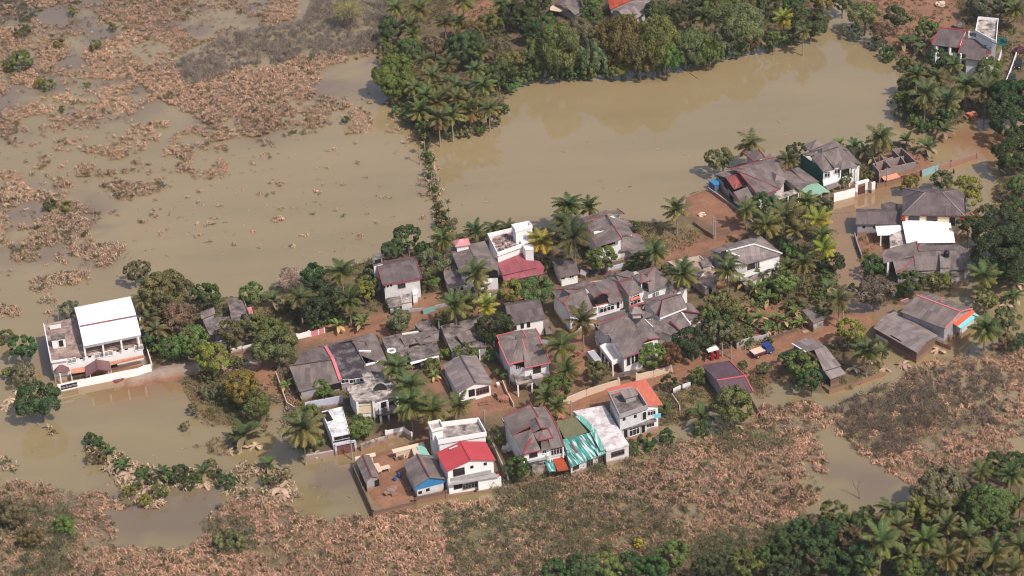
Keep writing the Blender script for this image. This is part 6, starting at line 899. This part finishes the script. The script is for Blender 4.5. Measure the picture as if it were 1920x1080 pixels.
UND = [[(258,572),(330,548),(460,560),(560,520),(700,488),(850,440),(1060,428),(1240,420),(1240,470),(1100,500),(940,545),(700,590),(560,625),(480,640),(300,680)],[(1380,430),(1560,390),(1570,540),(1590,590),(1400,640),(1330,660),(1310,560),(1250,520),(1330,500)],[(500,690),(700,640),(720,800),(640,840),(545,820)],[(340,712),(430,660),(500,690),(510,820),(400,790)],[(1240,700),(1440,700),(1430,740),(1240,800)],[(1540,280),(1760,262),(1745,310),(1640,335),(1600,345)],
       [(712,-20),(1556,-20),(1535,30),(1330,106),(1100,140),(960,150),(930,215),(790,245),(735,170)],[(1570,-20),(1960,-20),(1960,200),(1740,245),(1690,200),(1690,110),(1640,70)],[(1870,290),(1980,270),(1980,600),(1890,520),(1850,440)],[(1604,440),(1690,430),(1690,520),(1790,540),(1700,575),(1620,575)],[(980,1090),(1080,1045),(1430,1000),(1500,965),(1700,955),(1860,865),(1980,850),(1980,1140),(980,1140)],[(1445,720),(1500,660),(1600,640),(1660,690),(1600,730)]]
pts = thin(scatter(UND, 1.2, 4, 1, .2, .37, 23), RED, .72); V, C_ = twigs(pts, 24, (.15, .145, .06), 24, .9, .7, .19, .06); stuff('undergrowth', 'low weeds and undergrowth between houses and under trees', 'undergrowth', V, C_, DRYM)
pts = scatter([[(700,-20),(725,60),(765,215),(800,250),(940,215),(960,155),(1100,140),(1330,106),(1480,68),(1535,25),(1500,55),(1330,95),(1100,128),(950,140),(925,205),(800,238),(775,215),(735,150)],[(1570,20),(1650,78),(1690,120),(1760,145),(1690,165),(1685,225),(1740,250),(1700,215),(1700,170),(1740,140),(1680,100),(1640,60)],[(500,690),(545,690),(560,800),(600,850),(540,840),(510,760)]], 1.4, 4, 1, .3, .4, 25); V, C_ = fronds(pts, 8, (.42, .30, .23), 26, (.35, .8), (.05, .12)); stuff('flood_litter', 'pale flood litter and dead leaves along the waterlines', 'litter', V, C_, DRYM)
# ---------------- vehicles, people, poles and small things ----------------
def xf(r, loc, rz): r.location = loc; r.rotation_euler = (0, 0, rz)
def lpart(name, mb, mat, par): 
    me = bpy.data.meshes.new(name); me.from_pydata([tuple(v) for v in mb.v], [], mb.f); me.materials.append(mat); u = me.uv_layers.new(name='UVMap'); u.data.foreach_set('uv', [c for p in mb.uv for c in p])
    o = bpy.data.objects.new(name, me); COL.objects.link(o); o.parent = par; return o
def loft(mb, secs):                                   # cross sections along x: (x, half width, z0, z1, top half width)
    R_ = [[Vector((x, -w, a)), Vector((x, w, a)), Vector((x, w, a+(b-a)*.55)), Vector((x, tw, b)), Vector((x, -tw, b)), Vector((x, -w, a+(b-a)*.55))] for x, w, a, b, tw in secs]
    mb.face(R_[0]); mb.face(R_[-1][::-1])
    for p, q in zip(R_[:-1], R_[1:]):
        for i in range(6): mb.face([p[(i+1) % 6], p[i], q[i], q[(i+1) % 6]])
def wheel(par, x, y, r=.32):
    mb = MB(); mb.tube([(x, y-.1, r), (x, y+.1, r)], r, 14); o = lpart('wheel', mb, plain((.02,.02,.02),.9,'tyre rubber'), par); mb = MB(); s = .112 if y > 0 else -.112; mb.tube([(x, y+s*.8, r), (x, y+s, r)], r*.55, 10); lpart('rim', mb, plain((.4,.4,.42),.4,'rim metal'), o)
def heading(pa, pb): a, b = P(*pa), P(*pb); return math.atan2(b.y-a.y, b.x-a.x)
def carcol(c): 
    m = plain(c, .25, 'car paint'); return m
def car(label, px, py, rz, c, van=False):
    p = P(px, py, 0); g_ = gz(p.x, p.y); r = root('van' if van else 'parked_car', label, 'van' if van else 'car', (0, 0, 0)); mb = MB()
    if van: loft(mb, [(-2.3,.80,.35,1.75,.68),(-2.2,.84,.3,1.95,.72),(1.2,.84,.3,1.95,.72),(1.8,.82,.3,1.25,.72),(2.25,.78,.35,1.0,.66)])
    else: loft(mb, [(-2.15,.78,.4,.85,.7),(-1.9,.84,.3,.98,.74),(.6,.85,.28,.98,.76),(1.7,.84,.3,.88,.72),(2.15,.75,.38,.72,.62)])
    lpart('body', mb, carcol(c), r); mb = MB()
    if van: loft(mb, [(-2.22,.70,1.35,1.75,.66),(-2.28,.7,1.35,1.7,.66)]); mb2 = MB(); mb2.prism([(1.22,-.72,1.93),(1.83,-.74,1.28),(1.83,.74,1.28),(1.22,.72,1.93)],[(1.26,-.7,1.97),(1.87,-.72,1.31),(1.87,.72,1.31),(1.26,.7,1.97)]); lpart('windscreen', mb2, GLASS, r); lpart('rear_window', mb, GLASS, r)
    else: loft(mb, [(-1.75,.72,.95,1.0,.66),(-1.2,.72,.95,1.42,.58),(.2,.72,.95,1.44,.58),(.95,.72,.95,1.0,.68)]); o = lpart('cabin', mb, GLASS, r); mb = MB(); mb.box((-.5,0,1.425), 1.5, 1.1, .05); lpart('roof_panel', mb, carcol(c), o)
    for x in (-1.35, 1.35):
        for y in (-.78, .78): wheel(r, x, y)
    for y in (-.55, .55): mb = MB(); mb.box((2.14 if not van else 2.24, y, .6), .08, .3, .14); lpart('headlight', mb, plain((.7,.7,.68),.2,'lamp glass'), r)
    xf(r, (p.x, p.y, g_), rz)
def truck(label, px, py, rz):
    p = P(px, py, 0); g_ = gz(p.x, p.y); r = root('truck', label, 'truck', (0, 0, 0)); mb = MB(); mb.box((-1.1,0,.75), 2.7, 1.75, .1); lpart('cargo_bed', mb, plain(srgb(206,172,150),.7,'pale boards'), r)
    for a, b in (((-2.45,-.9,1.0),(.25,-.9,1.0)), ((-2.45,.9,1.0),(.25,.9,1.0)), ((-2.45,-.9,1.0),(-2.45,.9,1.0))): mb = MB(); mb.bar(a, b, .06, .4); lpart('side_board', mb, plain(srgb(110,60,56),.7,'side board'), r)
    mb = MB(); mb.box((-1.1,0,1.25), 2.66, 1.8, .07); lpart('tarpaulin', mb, plain((.68,.49,.40),.8,'pale tarpaulin'), r)
    mb = MB(); loft(mb, [(.45,.86,.5,1.9,.8),(1.6,.86,.5,1.92,.8),(2.2,.86,.45,1.3,.82),(2.35,.84,.45,1.05,.8)]); lpart('cab', mb, carcol((.05,.07,.16)), r); mb = MB(); mb.box((1.0,0,1.93), 1.5, 1.66, .08); lpart('cab_roof', mb, plain((.025,.05,.22),.4,'blue sheet'), r)
    mb = MB(); mb.prism([(1.63,-.78,1.88),(2.22,-.8,1.3),(2.22,.8,1.3),(1.63,.78,1.88)],[(1.67,-.76,1.92),(2.26,-.78,1.34),(2.26,.78,1.34),(1.67,.76,1.92)]); lpart('windscreen', mb, GLASS, r)
    mb = MB(); mb.bar((-2.4,0,.6),(2.1,0,.6),.7,.16); lpart('chassis', mb, DARK, r)
    for x in (-1.5, 1.5):
        for y in (-.8, .8): wheel(r, x, y, .38)
    xf(r, (p.x, p.y, g_), rz)
rd_ = heading((1380,690),(1480,655)); truck('small truck with a pale covered bed and blue cab roof on the red road', 1429, 668, rd_)
car('silver grey van parked on the red yard beside the veranda columns', 1113, 683, heading((1125,690),(1105,665)), (.42,.42,.45), True)
hd = heading((1893,165),(1912,95)); car('dark car behind the white wall at the top right, middle of three', 1908, 126, hd+3.14, (.02,.02,.025)); car('dark green small car nearest the camera beside the top right wall', 1896, 155, hd+3.14, (.025,.045,.04)); car('dark red car at the far end of the top right row', 1914, 102, hd-.9, (.10,.02,.03))
def bike(label, px, py, rz, c):
    p = P(px, py, 0); r = root('motorbike', label, 'motorbike', (0, 0, 0))
    for x in (-.62, .62): mb = MB(); mb.tube([(x+.28*math.cos(a*.5236), 0, .3+.28*math.sin(a*.5236)) for a in range(13)], .06, 6, False); lpart('wheel', mb, plain((.02,.02,.02),.9,'tyre rubber'), r)
    mb = MB(); loft(mb, [(-.7,.12,.55,.75,.1),(-.1,.17,.4,.85,.12),(.3,.15,.45,.9,.1),(.5,.12,.5,.95,.08)]); lpart('body', mb, carcol(c), r); mb = MB(); mb.box((-.35,0,.78), .75, .3, .12); lpart('seat', mb, DARK, r)
    mb = MB(); mb.tube([(.42,-.32,1.08),(.42,.32,1.08)], .03, 6); mb.tube([(.42,0,1.08),(.62,0,.3)], .04, 6); lpart('handlebar', mb, plain((.3,.3,.32),.4,'chrome'), r); xf(r, (p.x, p.y, gz(p.x, p.y)), rz)
bike('dark motorbike on the red yard before the low grey gable house', 930, 750, 1.9, (.05,.05,.12)); bike('red scooter beside the dark red gate pillars', 1323, 677, 1.2, (.35,.02,.04)); bike('red motorbike under the palm in the veranda yard', 1081, 672, .6, (.30,.02,.03)); bike('small scooter at the near end of the top right car row', 1893, 168, 1.5, (.2,.2,.22)); bike('second scooter leaning by the white wall between the parked cars', 1899, 133, 1.5, (.3,.28,.28))
def person(label, px, py, rz, shirt, short, deep=.45):
    p = P(px, py, 0); r = root('person', label, 'person', (0, 0, 0)); me = bpy.data.meshes.new('body')
    J = [(0,0,.95),(0,0,1.2),(0,0,1.42),(0,0,1.52),(.01,0,1.62),(.01,0,1.72),(0,.18,1.4),(.03,.24,1.13),(.14,.24,.9),(.2,.22,.84),(0,-.18,1.4),(-.02,-.25,1.13),(.08,-.27,.9),(.14,-.26,.84),(0,.1,.88),(.04,.11,.48),(0,.11,.08),(.1,.12,.03),(0,-.1,.88),(.02,-.11,.48),(-.05,-.11,.08),(.06,-.12,.03)]
    E_ = [(0,1),(1,2),(2,3),(3,4),(4,5),(2,6),(6,7),(7,8),(8,9),(2,10),(10,11),(11,12),(12,13),(0,14),(14,15),(15,16),(16,17),(0,18),(18,19),(19,20),(20,21)]
    Rr = [.14,.13,.14,.055,.095,.08,.055,.042,.03,.035,.055,.042,.03,.035,.09,.06,.04,.035,.09,.06,.04,.035]
    me.from_pydata(J, E_, []); o = bpy.data.objects.new('body', me); COL.objects.link(o); sk = o.modifiers.new('s', 'SKIN'); o.modifiers.new('ss', 'SUBSURF').levels = 1
    for v, q in zip(me.skin_vertices[0].data, Rr): v.radius = (q, q)
    me.skin_vertices[0].data[0].use_root = True; bpy.context.view_layer.update(); m2 = bpy.data.meshes.new_from_object(o.evaluated_get(bpy.context.evaluated_depsgraph_get())); o.modifiers.clear(); o.data = m2; m2.materials.clear(); m2.materials.append(plain((.16,.08,.05),.6,'skin')); o.parent = r; o.name = 'body'
    mb = MB(); mb.tube([(0,0,.92),(0,0,1.1),(0,0,1.32),(0,0,1.46)], [.185,.175,.2,.11], 12); mb.tube([(0,.14,1.42),(.02,.24,1.2)], [.09,.075], 8); mb.tube([(0,-.14,1.42),(0,-.25,1.2)], [.09,.075], 8); lpart('shirt', mb, plain(shirt,.8,'shirt cloth'), r)
    mb = MB(); mb.tube([(0,.1,.98),(.03,.11,.5)], [.125,.1], 8); mb.tube([(0,-.1,.98),(.02,-.11,.5)], [.125,.1], 8); lpart('shorts', mb, plain(short,.8,'shorts cloth'), r)
    mb = MB(); mb.tube([(0,0,1.68),(-.01,0,1.76),(-.01,0,1.81)], [.105,.1,.05], 10); lpart('hair', mb, plain((.012,.01,.01),.7,'black hair'), r); xf(r, (p.x, p.y, -deep), rz)
person('person in a turquoise shirt wading at the white arched gateway', 1626, 362, 1.8, srgb(70,160,170), (.03,.03,.05)); person('person in dark clothes wading in the flooded road below the aqua gate', 1788, 325, .4, (.03,.03,.035), (.025,.02,.02), .6)
POL = {}
def pole(key, label, tx, ty, bx, by, h, mat=None):       # pole between top pixel and base pixel
    p = P(bx, by, 0); g_ = gz(p.x, p.y); r = root('utility_pole', label, 'pole', (p.x, p.y, g_), 'utility poles along the lanes'); mb = MB(); mb.tube([(p.x,p.y,g_-.3),(p.x,p.y,g_+h)], [.16,.1], 8); mb.build('pole_shaft', mat or plain((.33,.3,.29),.8,'concrete pole'), r)
    mb = MB(); mb.bar((p.x-.5,p.y+.1,g_+h-.3),(p.x+.5,p.y-.1,g_+h-.3),.09,.09); mb.build('cross_arm', GREYW, r); POL[key] = Vector((p.x, p.y, g_+h-.25))
for k, lb, tx, ty, bx, by, h in [('a','utility pole at the lower corner of the red earth plot',1336,411,1337,450,5.5),('b','thinner pole just right of the corner pole on the red earth plot',1341,420,1341,450,4.5),('c','dark pole right of the dark red gate pillars',1354,648,1354,671,3.2),('d','thin pole above the dark purple roof on the road',1371,655,1371,676,3),('e','thin pale pole at the road bend beside the yellow green tree',1580,582,1580,609,4.2),
   ('f','pole in the flooded road before the unfinished shell',1661,318,1662,348,4.5),('g','thin pole standing in water right of the dazzling white roof',1815,436,1814,468,4.5),('h','pole in the flood left of the narrow grey shed',660,833,661,862,4.5),('i','pole on the lane between the two slab roofed ruins',824,601,825,638,5),('j','pole at the olive sheet workshop behind the turquoise sheets',1070,760,1071,782,3.5),('k','pair pole beside the round bush on the lane',1134,480,1135,510,4.5),('l','pole left of the black flat roof on the village lane',612,640,613,660,3),('m','pole right of the narrow coral verged garden',909,775,909,795,3)]: pole(k, lb, tx, ty, bx, by, h)
def wire(a, b, label):
    mb = MB(); pts = [a.lerp(b, t/8)-Z*(1.2*4*(t/8)*(1-t/8)*.5) for t in range(9)]; mb.tube(pts, .022, 4, False); single('power_line', mb, DARK, label, 'cable', a)
wire(POL['a'], P(1660, 392, 4.5), 'cable from the red earth plot pole across the flooded lane'); wire(POL['e'], POL['d'], 'cable along the red road between the two thin poles'); wire(POL['h'], POL['l'], 'cable from the flooded pole up to the village lane'); wire(POL['j'], POL['d'], 'cable above the beige road wall')
# loose things
def plank(label, a, b, w_=.3, h_=.08, mat=None, z=.12, name='plank', cat='plank'):
    p, q = P(*a, z), P(*b, z); mb = MB(); mb.bar(p, q, w_, h_); single(name, mb, mat or BEIGE, label, cat, (p+q)/2)
plank('pale plank on the dry grass bank left of the left pond trees', (376,774), (395,770), .35); plank('white plank floating left of the dusty palm by the garage', (529,807), (537,812), .35, mat=WHITE); plank('thin bent bamboo pole floating below the far bank scrub', (1273,122), (1310,148), .12, .1, plain((.36,.28,.1),.7,'bamboo'), name='bamboo_pole', cat='pole')
plank('rusty frame lying on the red mud in front of the hall wall', (214,716), (230,708), 1.1, .1, sheet(srgb(120,70,70),.3)); plank('pink sheet lying on the lane below the pink gate', (562,644), (578,640), .9, .1, sheet(srgb(190,160,165),.2), name='sheet_offcut', cat='sheet'); plank('white scrap on the red road beside the banana plot wall', (1505,623), (1515,620), .8, .15, WHITE, .5, 'scrap', 'scrap')
plank('fallen branch lying in the flood near the right edge', (1876,318), (1900,336), .2, .15, BEIGE, .2, 'fallen_branch', 'branch'); plank('white board floating left of the dead banana below the roadside house', (1690,668), (1698,668), .9, .06, WHITE, .1)
def hand_tree():
    p = P(1612, 935, 0); mb = MB(); rr = random.Random(3)
    def br(a, d, L_, r_, n):
        b = a+d*L_; mb.tube([a, a.lerp(b, .5)+Vector((rr.uniform(-.1,.1), rr.uniform(-.1,.1), 0)), b], [r_, r_*.8, r_*.6], 6, False)
        if n:
            for k in range(2): br(b, (d+Vector((rr.uniform(-.8,.8), rr.uniform(-.5,.5), rr.uniform(-.1,.5)))).normalized(), L_*.75, r_*.6, n-1)
    br(p, Vector((-.1,.2,1)).normalized(), 1.3, .12, 4); single('bare_tree', mb, BARK, 'bare drowned branch standing in the lower right creek', 'tree', p)
hand_tree()
q = P(1434, 648, 0)
for i, (x, y) in enumerate([(1401,656),(1420,647)]):
    pts = np.array([[P(x, y).x, P(x, y).y]])+np.random.default_rng(i+5).uniform(-.75, .75, (18, 2)); V, C_ = fronds(pts, 9, (.58,.50,.30), 60+i, (.3,.7), (.07,.14), .7, .9); me = npmesh('brush_heap', V-np.array([P(x,y).x, P(x,y).y, 0]), np.arange(len(V)).reshape(-1, 4), C_); me.materials.append(DRYM); o = bpy.data.objects.new('brush_heap', me); COL.objects.link(o); o.location = (P(x,y).x, P(x,y).y, 0); tag(o, ('left' if i == 0 else 'right')+'hand straw coloured brush heap against the grey road wall', 'brush heap')
# yard clutter
r_ = random.Random(5); mats_ = [BEIGE, WHITE2, BROWNW, BRICK, plain((.03,.1,.3),.5,'blue plastic'), plain((.4,.06,.05),.6,'red plastic')]; CL = 0
def clutter(name, label, cat, px, py, kind, mat, s=1.0):
    p = P(px, py, 0); g_ = gz(p.x, p.y); mb = MB(); p = Vector((p.x, p.y, g_))
    if kind == 'heap':
        for k in range(9): mb.box(p+Vector((r_.uniform(-.5,.5)*s, r_.uniform(-.4,.4)*s, .12*k*s*.6-.05)), r_.uniform(.9,1.2)*s, r_.uniform(.5,.9)*s, .25*s, r_.random()*3)
    if kind == 'table':
        mb.box(p+Z*.7*s, 1.6*s, .9*s, .08, .3)
        for a in (-1, 1):
            for b in (-1, 1): mb.bar(p+Vector((a*.6*s-b*.1, b*.3*s+a*.2*s, 0)), p+Vector((a*.6*s-b*.1, b*.3*s+a*.2*s, .72*s)), .08)
    if kind == 'barrel': mb.tube([p, p+Z*.45*s, p+Z*.9*s], [.3*s,.34*s,.3*s], 12)
    if kind == 'frame':
        q = [p+Vector((a, b, c)) for a, b, c in ((-.8,-.5,.6),(.8,-.3,.6),(.7,.6,.6),(-.9,.4,.6))]
        for i in range(4): mb.bar(q[i], q[(i+1) % 4], .1); mb.bar(q[i], q[i]-Z*.6, .09)
    single(name, mb, mat, label, cat, p)
clutter('furniture_pile', 'pile of pale salvaged furniture in the muddy yard', 'furniture', 733, 928, 'heap', paint(srgb(150,122,108),.9,.6), 1.3); clutter('table', 'pale table beside the narrow grey shed', 'table', 722, 888, 'table', BEIGE, 1.3); clutter('barrel', 'blue barrel in the muddy yard, right of the pale table', 'barrel', 750, 899, 'barrel', mats_[4], 1.1); clutter('barrel', 'blue tub nearer the narrow shed in the muddy yard', 'barrel', 741, 905, 'barrel', mats_[4], .9)
clutter('crate_pile', 'stack of boards left of the blue gabled house', 'boards', 768, 922, 'heap', paint(srgb(150,122,108),.9,.6), .7); clutter('bed_frame', 'dark metal frame on the red yard beside the palms', 'bed frame', 908, 762, 'frame', BRICK); clutter('brick_heap', 'flat topped heap of salmon bricks in the red yard', 'bricks', 944, 756, 'heap', paint(srgb(165,112,95),.9,.5), 1.2); clutter('well', 'small round white basin beside the grille window of the low gable house', 'basin', 934, 729, 'barrel', WHITE, 1.1)
clutter('rubble_heap', 'rubble heap at the white edge between the red metal roof and tangled ridges', 'rubble', 952, 848, 'heap', WHITE2, 1.2); clutter('rubble_heap', 'rubble heap below the olive sheet workshop', 'rubble', 1052, 785, 'heap', paint(srgb(190,120,100),.9,.4), 1.3); clutter('brush_pile', 'tangled dead brush under the beige lean to of the muddy yard', 'brush', 752, 862, 'heap', BROWNW, 1.2)
clutter('debris_pile', 'pale debris in front of the tangled ridges house ground floor', 'debris', 1012, 888, 'heap', WHITE2, 1.1); clutter('washing_line_post', 'orange boards behind the cream walled house, right side', 'boards', 1827, 402, 'heap', plain(srgb(175,125,105),.8,'salmon board'), 1.1); clutter('board_heap', 'reddish wreckage of boards under the top right palms', 'wreckage', 1822, 222, 'heap', paint(srgb(200,120,100),.9,.4), 1.7); clutter('log_pile', 'pale felled logs on the red far bank at the top right', 'logs', 1762, 14, 'heap', BEIGE, 1.3)
clutter('stone_heap', 'heap of loose stones in the dusty lot below the sand plot', 'stones', 1316, 408, 'heap', BEIGE, .9)

# ---------------- haze ----------------
mb = MB(); mb.prism([(-900,-60,-2),(900,-60,-2),(900,1600,-2),(-900,1600,-2)], [(-900,-60,H+12),(900,-60,H+12),(900,1600,H+12),(-900,1600,H+12)])
hm = bpy.data.materials.new('thin haze'); hm.use_nodes = True; hn = hm.node_tree; hn.nodes.remove(hn.nodes['Principled BSDF']); pv = hn.nodes.new('ShaderNodeVolumePrincipled'); pv.inputs['Color'].default_value = (.92,.9,.92,1); pv.inputs['Density'].default_value = .00008; pv.inputs['Anisotropy'].default_value = .3
hn.links.new(pv.outputs[0], hn.nodes['Material Output'].inputs['Volume']); hz = mb.build('haze', hm); hz['kind'] = 'stuff'; hz['label'] = 'thin daylight haze over the whole flooded valley'; hz['category'] = 'haze'
